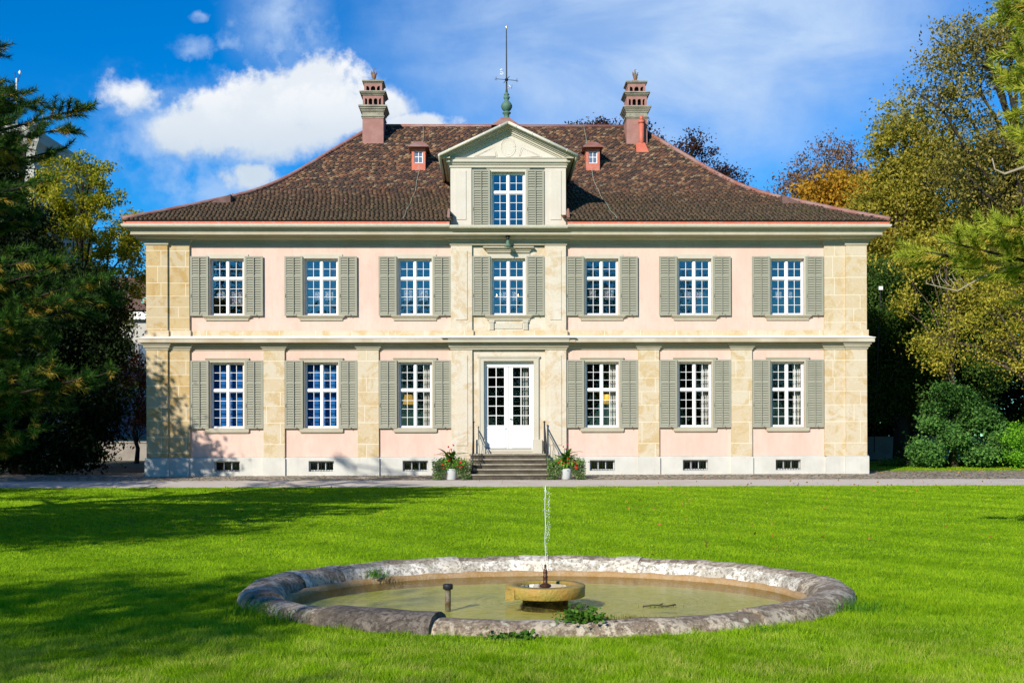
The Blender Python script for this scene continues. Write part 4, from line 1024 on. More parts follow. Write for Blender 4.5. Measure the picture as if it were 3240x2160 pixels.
m_yew2 = leaf_mat('dark_green_leaves', [(0.025, 0.055, 0.012), (0.05, 0.11, 0.02), (0.10, 0.17, 0.03)], .2)
m_shrub = leaf_mat('glossy_shrub_leaves', [(0.04, 0.11, 0.025), (0.09, 0.22, 0.045), (0.17, 0.33, 0.07)], .25)
m_bright = leaf_mat('bright_shrub_leaves', [(0.10, 0.28, 0.02), (0.20, 0.46, 0.03), (0.32, 0.60, 0.05)], .4)
m_beech = leaf_mat('copper_beech_leaves', [(0.022, 0.010, 0.008), (0.055, 0.022, 0.015), (0.10, 0.05, 0.025)], .25)
m_maple = leaf_mat('dark_red_maple_leaves', [(0.05, 0.012, 0.008), (0.14, 0.03, 0.012), (0.24, 0.09, 0.02)], .4)
# right side
tree('rust orange chestnut with a thin bare top rising over the right eaves', (15.2, 57, .3), (15.0, 57, 13.5),
     [(13.9, 57, 10.3, 1.9, 2, 2.2), (15.4, 57, 11.7, 1.8, 2.2, 2.5), (17.6, 57.5, 11.9, 2.0, 2.4, 2.7), (19, 58, 9.5, 2.4, 2.4, 3), (15, 57, 7, 3, 2, 3)], m_orange, M['bark'], 11, 420, 180, .20, .45, .3, group=G_trees)
tree('thin pinkish brown tree top standing above the orange chestnut', (17.0, 62, .3), (17.0, 62, 16.5),
     [(16.9, 62, 15.6, 1.7, 1.5, 1.7), (15.3, 62, 14.2, 1.4, 1.5, 1.4), (18.6, 62, 14.6, 1.3, 1.4, 1.4)], leaf_mat('pinkish_brown_leaves', [(.14, .07, .04), (.28, .15, .08), (.36, .22, .10)], .4), M['bark'], 12, 170, 40, .16, .35, .2, group=G_trees, ns=100)
tree('small green tree tip peeping over the right end of the roof', (13.3, 60, .3), (13.2, 60, 11.5), [(13.6, 60, 10.9, 1.5, 1, 1.3)], m_yew2, M['bark'], 13, 40, 60, .16, .35, .15, group=G_trees, ns=30)
tree('golden green tree with an upright pointed crown right of the roof', (17.2, 50, .25), (17.0, 50, 15.2),
     [(16.9, 50, 13.2, 1.3, 1.3, 2.6), (16.6, 50, 10.0, 2.1, 2, 3.0), (18.8, 50, 11.0, 2.2, 2, 3.6), (17.2, 50, 6.5, 2.6, 2, 2.6), (20.5, 50, 9, 2, 2, 5)], m_gold, M['bark'], 14, 620, 160, .15, .38, .32, group=G_trees)
tree('large loose branched tree reaching highest at the right edge', (20.0, 43, .1), (18.8, 43, 15.5),
     [(15.9, 43, 13.6, 1.6, 1.5, 1.2), (17.0, 43, 15.4, 1.7, 2, 1.5), (19.2, 43, 16.0, 2.2, 2, 1.9), (17.5, 43, 11.0, 2.2, 2, 2.2), (20.0, 43, 11, 3, 2.6, 3), (19.0, 43, 7.8, 2.6, 2.6, 2.2)],
     m_olive, M['barkd'], 15, 560, 66, .13, .34, .42, group=G_trees, nl=46, ns=260, shell=.35)
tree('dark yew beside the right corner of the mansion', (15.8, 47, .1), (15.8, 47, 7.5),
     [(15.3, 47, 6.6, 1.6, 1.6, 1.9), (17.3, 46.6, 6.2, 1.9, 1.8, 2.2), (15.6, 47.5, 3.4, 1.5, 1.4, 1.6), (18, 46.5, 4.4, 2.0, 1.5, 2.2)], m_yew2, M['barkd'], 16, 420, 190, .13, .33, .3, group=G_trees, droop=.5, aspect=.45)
tree('yellow leaved tree with low sweeping branches at the right edge', (18.6, 40, .05), (17.8, 40, 8.5),
     [(16.4, 40, 5.3, 1.7, 1.5, 1.5), (18.0, 40, 6.8, 1.6, 1.5, 1.8), (14.7, 40.2, 4.4, .9, .8, 1.0), (17.8, 40, 4.2, 1.6, 1.4, 1.4)], m_yellow, M['bark'], 17, 190, 62, .10, .32, .22, group=G_trees, ns=130, shell=.4)
tree('thin golden leaved tree in front of the dark yew beside the right corner', (16.9, 44.2, .1), (16.6, 44.2, 8.5), [(15.4, 44.2, 8.0, 1.2, .9, .8), (17.3, 44.2, 8.6, 1.5, 1, 1.0), (15.0, 44.2, 6.4, .6, .7, .6), (17.6, 44.2, 6.6, 1.3, .9, .9), (16.4, 44.3, 4.4, .9, .7, .8)], m_yellow, M['bark'], 19, 130, 46, .12, .26, .12, group=G_trees, ns=90, nl=18, shell=.3)
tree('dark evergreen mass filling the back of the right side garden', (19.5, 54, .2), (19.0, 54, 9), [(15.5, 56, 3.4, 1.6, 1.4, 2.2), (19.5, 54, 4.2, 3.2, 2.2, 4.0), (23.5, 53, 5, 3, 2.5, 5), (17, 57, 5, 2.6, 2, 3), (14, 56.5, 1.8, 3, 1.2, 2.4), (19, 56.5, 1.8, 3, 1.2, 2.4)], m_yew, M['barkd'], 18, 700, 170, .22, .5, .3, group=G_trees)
def bush(label, base, blobs, m, seed, n=120, per=110, size=.08, spread=.22, **k):
    return tree(label, base, (base[0], base[1], base[2] + .9), blobs, m, M['barkd'], seed, n, per, size, spread, .05, 'shrub', 'shrubs at the garden edge', 'shrub', nl=14, ns=30, **k)
bush('dark green shrub with drooping sprays in front of the grey wall right of the mansion', (16.1, 43.5, .05), [(15.5, 43.4, .7, .6, .6, .5), (15.9, 43.7, 1.9, .45, .5, .6), (16.6, 43.3, 1.2, .5, .6, .5), (16.9, 43.8, 2.6, .7, .6, .6), (17.5, 43.5, 1.9, .6, .6, .5), (17.3, 43.2, .6, .6, .5, .4), (18.2, 43.5, 1.1, .5, .6, .8), (16.3, 43.9, 2.9, .4, .5, .3)], m_shrub, 21, 190, 95, .12, .17, droop=.9)
bush('bright green shrub at the far right edge of the side lawn', (19.3, 42.8, .05), [(19.0, 42.8, .9, .9, .8, .9), (20.3, 42.8, 1.3, 1.1, .9, 1.3)], m_bright, 22, 160, 120, .09, .18)
bush('low ivy strip along the back of the side lawn', (17, 44.6, .05), [(15.4, 44.9, .15, 1.6, .35, .2), (18.3, 44.7, .15, 1.8, .35, .2)], m_shrub, 23, 90, 90, .07, .12)
# copper beeches behind the roof
tree('dark copper beech showing above the ridge between spire and right chimney', (4.5, 62, .3), (4.5, 62, 17.5), [(4.4, 62, 17.0, 1.7, 1.4, 1.6), (2.2, 62, 16.2, 1.4, 1.2, 1.3), (6.9, 62, 16.6, 1.3, 1.2, 1.5), (.9, 62, 16.4, .8, .8, 1.3), (4.5, 62, 13, 3.6, 3, 3)], m_beech, M['barkd'], 24, 330, 90, .15, .3, .3, group=G_trees)
tree('dark copper beech behind the right slope of the roof', (10.3, 63, .3), (9.8, 63, 16.8), [(9.6, 63, 16.3, 1.5, 1.2, 1.4), (11.2, 63, 14.6, 1.6, 1.2, 1.6), (9.4, 63, 12, 3, 2, 3), (12.2, 63, 12.9, 1.3, 1.2, 1.4)], m_beech, M['barkd'], 25, 260, 85, .15, .3, .3, group=G_trees)
# left side
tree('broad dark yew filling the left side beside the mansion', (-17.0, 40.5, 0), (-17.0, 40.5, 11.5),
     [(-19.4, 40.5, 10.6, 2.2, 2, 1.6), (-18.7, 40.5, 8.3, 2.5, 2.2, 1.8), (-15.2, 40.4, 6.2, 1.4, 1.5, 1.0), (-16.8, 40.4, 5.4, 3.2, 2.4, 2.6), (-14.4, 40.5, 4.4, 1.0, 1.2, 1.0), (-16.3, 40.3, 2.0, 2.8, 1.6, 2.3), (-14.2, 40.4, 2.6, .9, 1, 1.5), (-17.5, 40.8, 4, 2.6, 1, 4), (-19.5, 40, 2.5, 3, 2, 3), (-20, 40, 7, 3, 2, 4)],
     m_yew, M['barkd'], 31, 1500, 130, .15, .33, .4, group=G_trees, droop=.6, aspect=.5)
tree('yellow green linden between the dark yew and the mansion eaves', (-17.6, 46.5, 0), (-17.2, 46.5, 11.5),
     [(-17.4, 46.5, 11.2, 1.6, 1.4, 1.5), (-16.0, 46.5, 9.8, 1.1, 1.1, 1.4), (-15.6, 46.5, 7.9, 1.0, 1.1, 1.3), (-17.8, 46.5, 8.5, 2.0, 1.6, 2.2), (-19.5, 46.5, 10.5, 1.6, 1.5, 1.8), (-16.4, 46.5, 6.2, 1.1, 1.2, 1.2)], m_linden, M['barkd'], 32, 270, 110, .13, .20, .25, group=G_trees)
tree('small dark red maple behind the left corner of the mansion', (-16.2, 50, .2), (-16.1, 50, 4.5), [(-16.3, 50, 4.0, 1.0, .9, 1.1), (-15.9, 50, 2.4, .7, .8, .8)], m_maple, M['barkd'], 33, 70, 70, .10, .22, .09, group=G_trees, ns=40)

# pines with long needles: boughs carry brushes of needles
def pine(label, base, height, boughs, seed, cols, oldcol, r0=.3, needle=.13, dens=1.0, dead=()):
    rng = np.random.default_rng(seed); t = thing('pine_tree', label, 'tree', base, 'pines reaching in from the sides'); B = np.array(base)
    mb = MB(); n = 8
    mb.tube([(0.1 * math.sin(i), 0.1 * math.cos(i * 1.7), height * i / (n - 1)) for i in range(n)], [r0 * (1.2 - i / (n - 1)) for i in range(n)], 10)
    tips = []                                            # (pos, dir)
    for tip in boughs:
        e = Vector(tip) - Vector(base); ln = math.hypot(e.x, e.y)
        p0 = Vector((0, 0, max(.8, min(height * .97, e.z - .12 * ln + .3 * rng.normal()))))
        sag = .10 * ln; c1 = p0.lerp(e, .35) + Vector((rng.normal() * .2, rng.normal() * .2, sag * .6)); c2 = p0.lerp(e, .7) + Vector((rng.normal() * .15, rng.normal() * .15, -sag * .2))
        pts = [p0, c1, c2, e]; mb.tube(pts, [.07, .05, .028, .01], 6)
        L = (e - p0).length; hd = (e - c2).normalized(); side = hd.cross(Vector((0, 0, 1))).normalized()
        nt = int(L * 5 * dens)
        for k in range(nt):
            q = rng.uniform(.30, 1.0) ** .8; i = min(int(q * 3), 2); fr = q * 3 - i; p = pts[i].lerp(pts[i + 1], fr)
            sgn = rng.choice([-1, 1]); tl = (1.15 - q) * 1.1 * rng.uniform(.5, 1.2) + .15
            d = (hd * rng.uniform(.3, 1) + side * sgn * rng.uniform(.3, 1.0) + Vector((0, 0, rng.uniform(-.35, .45)))).normalized()
            en = p + d * tl; mb.tube([p, p.lerp(en, .5) + Vector((0, 0, -.03)), en], [.013, .009, .005], 4)
            for q2 in (1.0, .72, .45):
                if tl * q2 > .12: tips.append((*p.lerp(en, q2), *(d + Vector((0, 0, .25))).normalized(), q2))
        tips.append((*e, *hd, 1.0))
    mb.build('trunk', M['barkd'], t)
    T = np.array(tips); K = int(46)
    for nmx, old, mm in (('needles', False, leaf_mat('pine_needles_%d' % seed, cols, .3, 1.5)), ('old_needles', True, leaf_mat('old_pine_needles_%d' % seed, oldcol, .3, 1.5))):
        sel = T if not old else T[rng.random(len(T)) < .30]; k = K if not old else 22
        P = np.repeat(sel[:, :3], k, 0); D = np.repeat(sel[:, 3:6], k, 0)
        off = rng.uniform(-.16, .06, len(P))[:, None] - (.15 if old else 0); P = P + D * off
        r = rng.normal(size=P.shape); r -= (r * D).sum(1)[:, None] * D; r /= np.linalg.norm(r, axis=1)[:, None]
        dd = D * rng.uniform(.35, 1.0, len(P))[:, None] + r * rng.uniform(.4, .95, len(P))[:, None]; dd /= np.linalg.norm(dd, axis=1)[:, None]
        if old: dd[:, 2] -= .5; dd /= np.linalg.norm(dd, axis=1)[:, None]
        Ln = needle * rng.uniform(.7, 1.15, len(P))[:, None]; s = np.cross(dd, rng.normal(size=P.shape)); s /= np.linalg.norm(s, axis=1)[:, None]
        v = np.stack([P - s * .0058, P + s * .0058, P + dd * Ln], 1).reshape(-1, 3); f = np.arange(len(v)).reshape(-1, 3)
        link(nmx, npmesh(nmx, v, f, mm), t)
    if dead:
        for grp in dead:
            b = MB()
            for pts, rr in grp: b.tube([Vector(p) - Vector(base) for p in pts], rr, 6)
            b.build('dead_branch', M['barkp'], t)
    return t
def at(px, py, y): return ((px - 1620) / F * y, y, 1.16 + (1390 - py) / F * y)
rg = random.Random(8)
bl = [at(*q) for q in ((280, 335, 20), (215, 400, 19), (150, 320, 21), (70, 290, 20), (190, 470, 20), (70, 470, 19), (190, 830, 17), (320, 880, 18), (350, 945, 18.5), (250, 930, 17), (120, 860, 17),
     (355, 1170, 18), (280, 1190, 17.5), (160, 1160, 17), (90, 1200, 16.5), (110, 1350, 17), (40, 1270, 17), (60, 1020, 17), (180, 1060, 18), (30, 1420, 18), (30, 620, 19), (110, 680, 20), (60, 780, 18), (10, 380, 18), (-10, 130, 19))]
for i in range(26): bl.append(at(rg.uniform(-260, 70), rg.uniform(210, 700), rg.uniform(18, 21)))
for i in range(46): bl.append(at(rg.uniform(-220, 120), rg.uniform(330, 1430), rg.uniform(16.5, 20.5)))
for i in range(34):                                    # the off-frame side of the crown
    a = rg.uniform(0, 6.28); z = rg.uniform(3.5, 11.4); r_ = (5.4 - max(0, z - 6) * .65) * rg.uniform(.7, 1)
    x, y = -13.8 + r_ * math.cos(a), 20 + r_ * math.sin(a)
    if x > -9.2: x = -9.2 - rg.random()
    bl.append((x, y, z))
pine('tall dark pine whose long needled boughs reach in from the left edge', (-13.8, 20, -.36), 12.0, bl, 5,
     [(0.014, 0.035, 0.009), (0.038, 0.095, 0.016), (0.11, 0.22, 0.03)], [(0.20, 0.15, 0.03), (0.46, 0.30, 0.05), (0.60, 0.44, 0.08)])
br_ = [at(*q) for q in ((2930, 800, 15), (3005, 770, 14.5), (3085, 730, 15), (3175, 720, 14), (3225, 790, 15), (3125, 850, 15.5), (3270, 700, 14),
       (3220, 160, 14), (3260, 200, 15), (3270, 260, 14), (3200, 250, 14.5), (3260, 20, 14), (3200, 50, 15), (3300, 120, 14), (3200, 380, 14.5), (3260, 440, 14), (3280, 350, 14.2), (3310, 530, 14))]
for i in range(20):
    a = rg.uniform(0, 6.28); z = rg.uniform(3.5, 10); x, y = 10.5 + 3.6 * math.cos(a), 15.5 + 3.6 * math.sin(a)
    if x < 7.6: x = 7.6 + rg.random()
    br_.append((x, y, z))
dead = [[([at(3300, 500, 14), at(3240, 535, 14), at(3180, 555, 14), at(3150, 540, 14), at(3142, 505, 14)], [.022, .018, .014, .01, .006])],
        [([at(3330, 830, 15), at(3200, 855, 15), at(3110, 880, 15), at(3030, 925, 15), at(2930, 900, 15)], [.025, .02, .015, .01, .004])]]
for k in range(9):
    q = at(2945 + k * 17, 905 + (k % 3) * 8, 15); e = at(2935 + k * 13, 885 - (k % 4) * 9, 15 + .1 * (k % 3)); dead[1].append(([q, ((q[0] + e[0]) / 2 - .03, q[1], (q[2] + e[2]) / 2 - .01), e], [.006, .005, .002]))
pine('yellow green pine whose soft boughs reach in from the right edge', (10.5, 15.5, -.37), 10.5, br_, 6,
     [(0.15, 0.22, 0.02), (0.38, 0.44, 0.04), (0.66, 0.62, 0.09)], [(0.42, 0.34, 0.05), (0.60, 0.46, 0.08), (0.7, 0.52, 0.10)], dens=1.1, dead=dead)
# trees outside the frame that shade the lawn and mirror in the panes
tree('dense dark evergreen left of the frame shading the mansion corner', (-19.8, 29, -.2), (-19.8, 29, 9), [(-18.2, 29, 3, 3.4, 3, 3), (-17.9, 29, 6.0, 2.7, 2.4, 2.0), (-18.5, 29, 8.3, 1.6, 1.5, 1.6), (-23, 30, 6, 3, 3, 5)], m_yew, M['barkd'], 41, 420, 110, .17, .45, .3, group=G_trees)
tree('broad tree behind the viewer on the left', (-15.5, -9.5, -.38), (-15.0, -9.0, 9), [(-13.6, -5.2, 8.6, 3.2, 2.6, 1.7), (-10.6, -10.4, 8.8, 2.6, 1.2, .9), (-19, -9, 9, 4, 4, 3)], m_yew2, M['bark'], 42, 270, 70, .20, .5, .4, group=G_trees)
tree('round crowned tree left of the viewer shading the lawn', (-17.5, 5.0, -.38), (-17, 5, 8.5), [(-16.0, 5.2, 8.2, 3.6, 2.0, 1.3), (-20, 5, 8, 3, 3, 2.5)], m_yew2, M['bark'], 45, 230, 80, .20, .5, .35, group=G_trees)
tree('tall tree behind the viewer on the right', (9, -28, -.38), (9, -28, 15), [(9, -28, 11, 6, 4, 6), (14, -28, 9, 4, 4, 5)], m_yew2, M['bark'], 43, 320, 90, .26, .7, .5, group=G_trees)
tree('tall tree straight behind the viewer', (-3, -32, -.38), (-3, -32, 13), [(-3, -32, 8, 6, 4, 7), (3, -34, 7, 5, 4, 6)], m_yew2, M['bark'], 44, 320, 90, .26, .7, .5, group=G_trees)
for i, (x, y) in enumerate(((-22, -34), (22, -36), (-35, -30), (34, -30))):
    tree(['broad park tree far behind the viewer on the left', 'broad park tree far behind the viewer on the right', 'park tree farthest to the rear left', 'park tree farthest to the rear right'][i], (x, y, -.38), (x, y, 9), [(x, y, 6, 7, 4, 6)], m_yew2, M['bark'], 50 + i, 180, 90, .3, .8, .5, group=G_trees)

# ------------------------------------------------------------------ background buildings and walls
t = thing('apartment_building', 'tall pale building with a moulded cornice hidden behind the left trees', 'building', (-20.6, 50, 0))
b = MB(); b.box(-14, .0, 0, 7, 0, 14.1); b.build('wall', M['house'], t)
b = MB(); b.sweep([(-14, 0), (0, 0), (0, 7)], [(0, 13.3), (.08, 13.35), (.08, 13.5), (.2, 13.8), (.35, 14.0), (.4, 14.35), (0, 14.5)]); b.sweep([(-14, 0), (0, 0), (0, 7)], [(0, 12.9), (.06, 12.9), (.06, 13.0), (0, 13.0)]); b.box(-13.6, -.3, .3, 6.7, 14.4, 14.9)
b.build('cornice', M['house'], t)
t2 = thing('weather_mast', 'thin white mast with a cup gauge on the tall pale building at the upper left', 'mast', (-21.55, 50.5, 14.9))
b = MB(); b.tube([(0, 0, 0), (0, 0, 2.05)], .03, 6); b.build('pole', M['white'], t2)
b = MB(); b.tube([(0, 0, 1.9), (.08, 0, 1.9), (.08, 0, 2.1), (.15, 0, 2.1), (.15, 0, 2.25)], .018, 5); b.tube([(-.06, 0, 2.3), (-.06, 0, 2.05), (0, 0, 2.05)], .018, 5); b.build('bracket', M['iron'], t2)
b = MB(); b.lathe([(0, 2.2), (.06, 2.25), (.06, 2.33), (0, 2.4)], (.15, 0, 0), 8); b.build('gauge', M['white'], t2)
t = thing('far_house', 'cream house with a brown tiled roof and a turquoise arched dormer behind the left corner', 'house', (-23, 72, .3))
b = MB(); b.box(-14, 12, 0, 8, -.5, 8.7); b.build('wall', M['house'], t)
b = MB(); b.add([(-14.5, -.5, 8.9), (12.5, -.5, 8.9), (12.5, 4, 11.6), (-14.5, 4, 11.6)], [[0, 1, 2, 3]]); b.add([(-14.5, 8.5, 8.9), (12.5, 8.5, 8.9), (12.5, 4, 11.6), (-14.5, 4, 11.6)], [[3, 2, 1, 0]]); b.build('roof', M['darkroof'], t)
b = MB(); b.box(-14.3, 12.3, -.35, 0, 8.35, 8.85); b.build('cornice', M['flash'], t)
for i, x in enumerate((-4.4, -1.2, .45, 2.1)):
    for z in (1.2, 4.7):
        b = MB(); b.box(x - .6, x + .6, -.05, .05, z, z + 2.1); f_ = b.build('window', M['winp'], t)
        b = MB()
        for a in (-.75, .6): b.box(x + a, x + a + .15, -.1, 0.06, z - .1, z + 2.2)
        b.box(x - .6, x + .6, -.1, .06, z + 2.1, z + 2.25); b.box(x - .8, x + .8, -.16, .06, z - .15, z); b.build('frame', M['housed'], f_)
b = MB(); P = [(-.55 + .75 + .0, 0)]; P = [(.62 + .52 * math.cos(a), 9.35 + .42 * math.sin(a)) for a in np.linspace(0, math.pi, 13)]
b.poly(P, -.35, 1.2); d_ = b.build('arched_dormer', M['turq'], t)
b = MB(); b.poly([(.62 + .38 * math.cos(a), 9.38 + .30 * math.sin(a)) for a in np.linspace(0, math.pi, 13)], -.38, -.3); b.build('dormer_window', mat('orange_wood', (.35, .16, .05), .6), d_)
def wallthing(label, x0, x1, y, z1, hgt=None):
    b = MB(); zb = gz(y) - .3; b.box(x0, x1, y, y + .3, zb, z1); b.box(x0 - .03, x1 + .03, y - .04, y + .34, z1, z1 + .08)
    return tag(b.build('garden_wall', M['wallg']), label, 'wall', 'grey garden walls')
wallthing('low grey rendered wall in the shade right of the mansion', 12.2, 40, 52, 1.17)
wallthing('low grey rendered wall in the shade left of the mansion', -40, -14.4, 53, 1.05)
t = thing('lamp_post', 'pale green lamp post standing among the right trees', 'lamp post', (21.4 * 46 / 46 - 1.0, 46, .1))
b = MB(); b.tube([(0, 0, 0), (0, 0, 8.0)], [.07, .05], 8); b.build('post', mat('pale_green_post', (.25, .33, .27), .5), t)
b = MB(); b.box(-.25, .1, -.1, .1, 8.0, 8.12); b.build('lamp_head', M['housed'], t)
t = thing('floodlight', 'small white floodlight on a thin pole above the yew', 'floodlight', at(2788, 915, 45.2))
b = MB(); b.box(-.07, .07, -.05, .05, -.07, .07); b.build('lamp_box', M['white'], t); b = MB(); b.tube([(0, .02, -.07), (0, .9, -6.4)], .02, 5); b.build('pole', M['iron'], t)

# ------------------------------------------------------------------ planters
def planter(x, label, seed, flip):
    wx = hw((x, -2.28, 0)); z0 = gz(wx.y) + .005; t = thing('planter', label, 'planter', (wx.x, wx.y, z0), 'planted tubs beside the steps'); rng = np.random.default_rng(seed)
    b = MB(); b.lathe([(0, 0), (.145, 0), (.155, .01), (.20, .33), (.205, .345), (.19, .345), (.18, .30), (0, .30)], (0, 0, 0), 28); b.build('pot', M['potw'], t)
    n = 9500                                             # trailing greenery
    a = rng.uniform(0, 2 * math.pi, n); c = np.stack([np.cos(a), np.sin(a)], 1)
    side = np.abs(c[:, 0]); r_ = .15 + (.20 + .27 * side) * np.sqrt(rng.random(n)); z = .52 - (r_ - .12) * rng.uniform(-.1, 1.35, n) * (.35 + side) + rng.normal(size=n) * .05
    P = np.stack([c[:, 0] * r_, c[:, 1] * r_ * .55, np.clip(z, .03, .75)], 1)
    ok = ~((np.abs(P[:, 0]) < .17) & (P[:, 1] < 0) & (P[:, 2] < .36)); P = P[ok]
    v, f = leaves_np(P, 1, size=.046, rng=rng, aspect=.7); link('trailing_foliage', npmesh('trailing_foliage', v, f, leaf_mat('trailing_leaves%d' % seed, [(.06, .11, .03), (.15, .24, .08), (.36, .42, .20)], .3, 4)), t)
    n = 1500; P = rng.normal(size=(n, 3)) * np.array([.19, .12, .085]) + np.array([0, -.02, .50]); v, f = leaves_np(P, 1, size=.06, rng=rng, aspect=.9)
    link('geranium_foliage', npmesh('geranium_foliage', v, f, leaf_mat('geranium_leaves%d' % seed, [(.06, .18, .02), (.14, .34, .03), (.30, .50, .06)], .3, 4)), t)
    b = MB()                                             # canna leaves and stems
    for k in range(20):
        a = rng.uniform(0, 6.28); l = rng.uniform(.38, .6); w_ = rng.uniform(.05, .085); z0_ = rng.uniform(.58, .85); tl = rng.uniform(.15, 1.0)
        d = Vector((math.cos(a), math.sin(a) * .7, tl)).normalized(); s = d.cross(Vector((0, 0, 1))).normalized(); o = Vector((rng.normal() * .05, rng.normal() * .04, z0_ - .05)); pts = []
        for q, ww in ((0, .15), (.25, .8), (.5, 1), (.75, .7), (1, .02)):
            c_ = o + d * l * q + Vector((0, 0, -.16 * q * q)); pts += [c_ - s * w_ * ww, c_ + Vector((0, 0, -.012)), c_ + s * w_ * ww]
        b.add(pts, [[3 * i, 3 * i + 1, 3 * i + 4, 3 * i + 3] for i in range(4)] + [[3 * i + 1, 3 * i + 2, 3 * i + 5, 3 * i + 4] for i in range(4)])
    for q in (-.06, .0, .07): b.tube([(q * .5, 0, .35), (q, 0, .95)], .01, 5)
    b.build('canna_foliage', leaf_mat('canna_leaves%d' % seed, [(.03, .08, .01), (.07, .16, .015), (.14, .26, .03)], .35, 3), t)
    b = MB()
    for q, h in ((-.10, 1.0), (.05, 1.06), (-.02, .93)):
        for k in range(8): a = rng.uniform(0, 6.28); b.tube([(q, 0, h), (q + .03 * math.cos(a), .03 * math.sin(a), h + rng.uniform(.0, .06))], [.006, .014], 4)
    b.build('canna_flower', M['pinkf'], t)
    for k in range(20):
        x_ = rng.uniform(-.32, .34); z_ = .56 - abs(x_) * .35 + rng.uniform(-.1, .12); p = (x_, -.17 - .06 * rng.random(), z_); b = MB(); r_ = rng.uniform(.022, .042)
        b.lathe([(0, -r_ * .7), (r_ * .8, -r_ * .4), (r_, 0), (r_ * .7, r_ * .5), (0, r_ * .7)], p, 7); b.build('geranium_flower', M['red'], t)
planter(-1.83, 'pale tub of red geraniums and canna left of the entrance steps', 61, 1)
planter(1.76, 'pale tub of red geraniums and canna right of the entrance steps', 62, -1)

# ------------------------------------------------------------------ fountain
def rimstone(name, base, light, lichen=True):
    m = bpy.data.materials.new(name); m.use_nodes = True; t = NT(m.node_tree); b = t.n['Principled BSDF']; co = t.obj()
    g = t.a('ShaderNodeNewGeometry'); sp = t.a('ShaderNodeSeparateXYZ'); t.l.new(co, sp.inputs[0])
    n1 = t.noise(co, 4.5, 8, .7, .6); n2 = t.noise(co, 22, 6, .7); n3 = t.noise(co, 1.3, 4, .6)
    c = t.mix(t.step(n1, .44, .56), base, light)
    c = t.mix(t.math('MULTIPLY', t.step(n2, .48, .58), .75), c, (base[0] * .32, base[1] * .30, base[2] * .28))
    c = t.mix(t.math('MULTIPLY', t.step(t.noise(co, 60, 5, .7), .55, .66), .5), c, (light[0] * 1.3, light[1] * 1.3, light[2] * 1.3))
    c = t.mix(t.math('MULTIPLY', t.step(n3, .5, .7), .45), c, (.16, .12, .075))
    if lichen:
        v = t.a('ShaderNodeTexVoronoi'); v.inputs['Scale'].default_value = 6; t.l.new(co, v.inputs['Vector'])
        c = t.mix(t.math('MULTIPLY', t.math('SUBTRACT', 1, t.step(v.outputs['Distance'], .10, .20)), t.step(n3, .38, .5)), c, (.50, .48, .38))
    t.put(b.inputs['Base Color'], c); b.inputs['Roughness'].default_value = .9
    bn = t.a('ShaderNodeBump'); bn.inputs['Strength'].default_value = .7; bn.inputs['Distance'].default_value = .02
    t.l.new(t.math('ADD', n1, t.math('MULTIPLY', n2, .5)), bn.inputs['Height']); t.l.new(bn.outputs[0], b.inputs['Normal']); return m
m_rim = rimstone('lichened_rim_stone', (.22, .165, .11), (.52, .44, .33)); m_rimd = rimstone('dark_rim_stone', (.085, .068, .052), (.17, .14, .11), False)
m_rimw = rimstone('whitewashed_rim_face', (.42, .38, .31), (.78, .73, .64), False); m_patch = rimstone('pale_patch_stone', (.62, .56, .46), (.74, .68, .57), False)
m_wl = mat('orange_mineral_stained_stone', (.36, .22, .09), .8, (.42, .30, .18), 8, .5, 40, fine=(.30, .15, .02))
ZL = -.38; ZW = -.455
BAS = thing('fountain_basin', 'oval sunken stone basin with a lichened rounded rim in the lawn', 'fountain basin', (EX, EY, ZL))
def rim_pt(th, q, k=1.0, dz=0):
    """q: cross-section position; returns world-relative point"""
    prof = [(0.0, -.12), (-.005, .0), (.02, .07), (.08, .118), (.17, .135), (.27, .13), (.35, .10), (.40, .05), (.42, -.005), (.43, -.03)]
    r_in, z = prof[q]; n = Vector((math.cos(th) / EA, math.sin(th) / EB)).normalized()
    wob = .006 * math.sin(th * 9 + 1) + .006 * math.sin(th * 23) + .005 * math.sin(th * 41 + q)
    x = EA * math.cos(th) - n.x * (r_in * k - wob - (k - 1) * .21); y = EB * math.sin(th) - n.y * (r_in * k - wob - (k - 1) * .21)
    return (x, y, (z if z < 0 else z * k) + (wob * .6 if q > 0 else 0) + dz)
def rim_seg(name, a0, a1, m, k=1.0, dz=0, qs=range(10), par=BAS, mats=None):
    n = max(3, int((a1 - a0) / .03)); v = []; b = MB(); qs = list(qs)
    for i in range(n + 1):
        th = a0 + (a1 - a0) * i / n
        for q in qs: v.append(rim_pt(th, q, k, dz))
    L = len(qs); b.add(v, [[i * L + j, i * L + j + 1, (i + 1) * L + j + 1, (i + 1) * L + j] for i in range(n) for j in range(L - 1)], True)
    b.add([v[j] for j in range(L)], [list(range(L))]); b.add([v[n * L + j] for j in range(L)], [list(range(L))[::-1]])
    return b.build(name, m, par)
pi = math.pi
segs = [(-.95, .25, m_rim, 1.0, 0), (.25, .92, m_rim, 1.0, 0), (.92, 1.30, m_rim, .98, .0), (1.30, 1.80, m_rim, 1.0, 0), (1.80, 2.45, m_rim, .99, 0), (2.45, 3.55, m_rim, 1.0, 0), (3.55, 4.02, m_rim, .96, -.02),
        (4.0, 4.38, m_rimd, 1.12, .0), (4.36, 5.35, m_rim, .93, -.02)]
for a0, a1, m, k, dz in segs: rim_seg('rim_stone', a0, a1, m, k, dz)
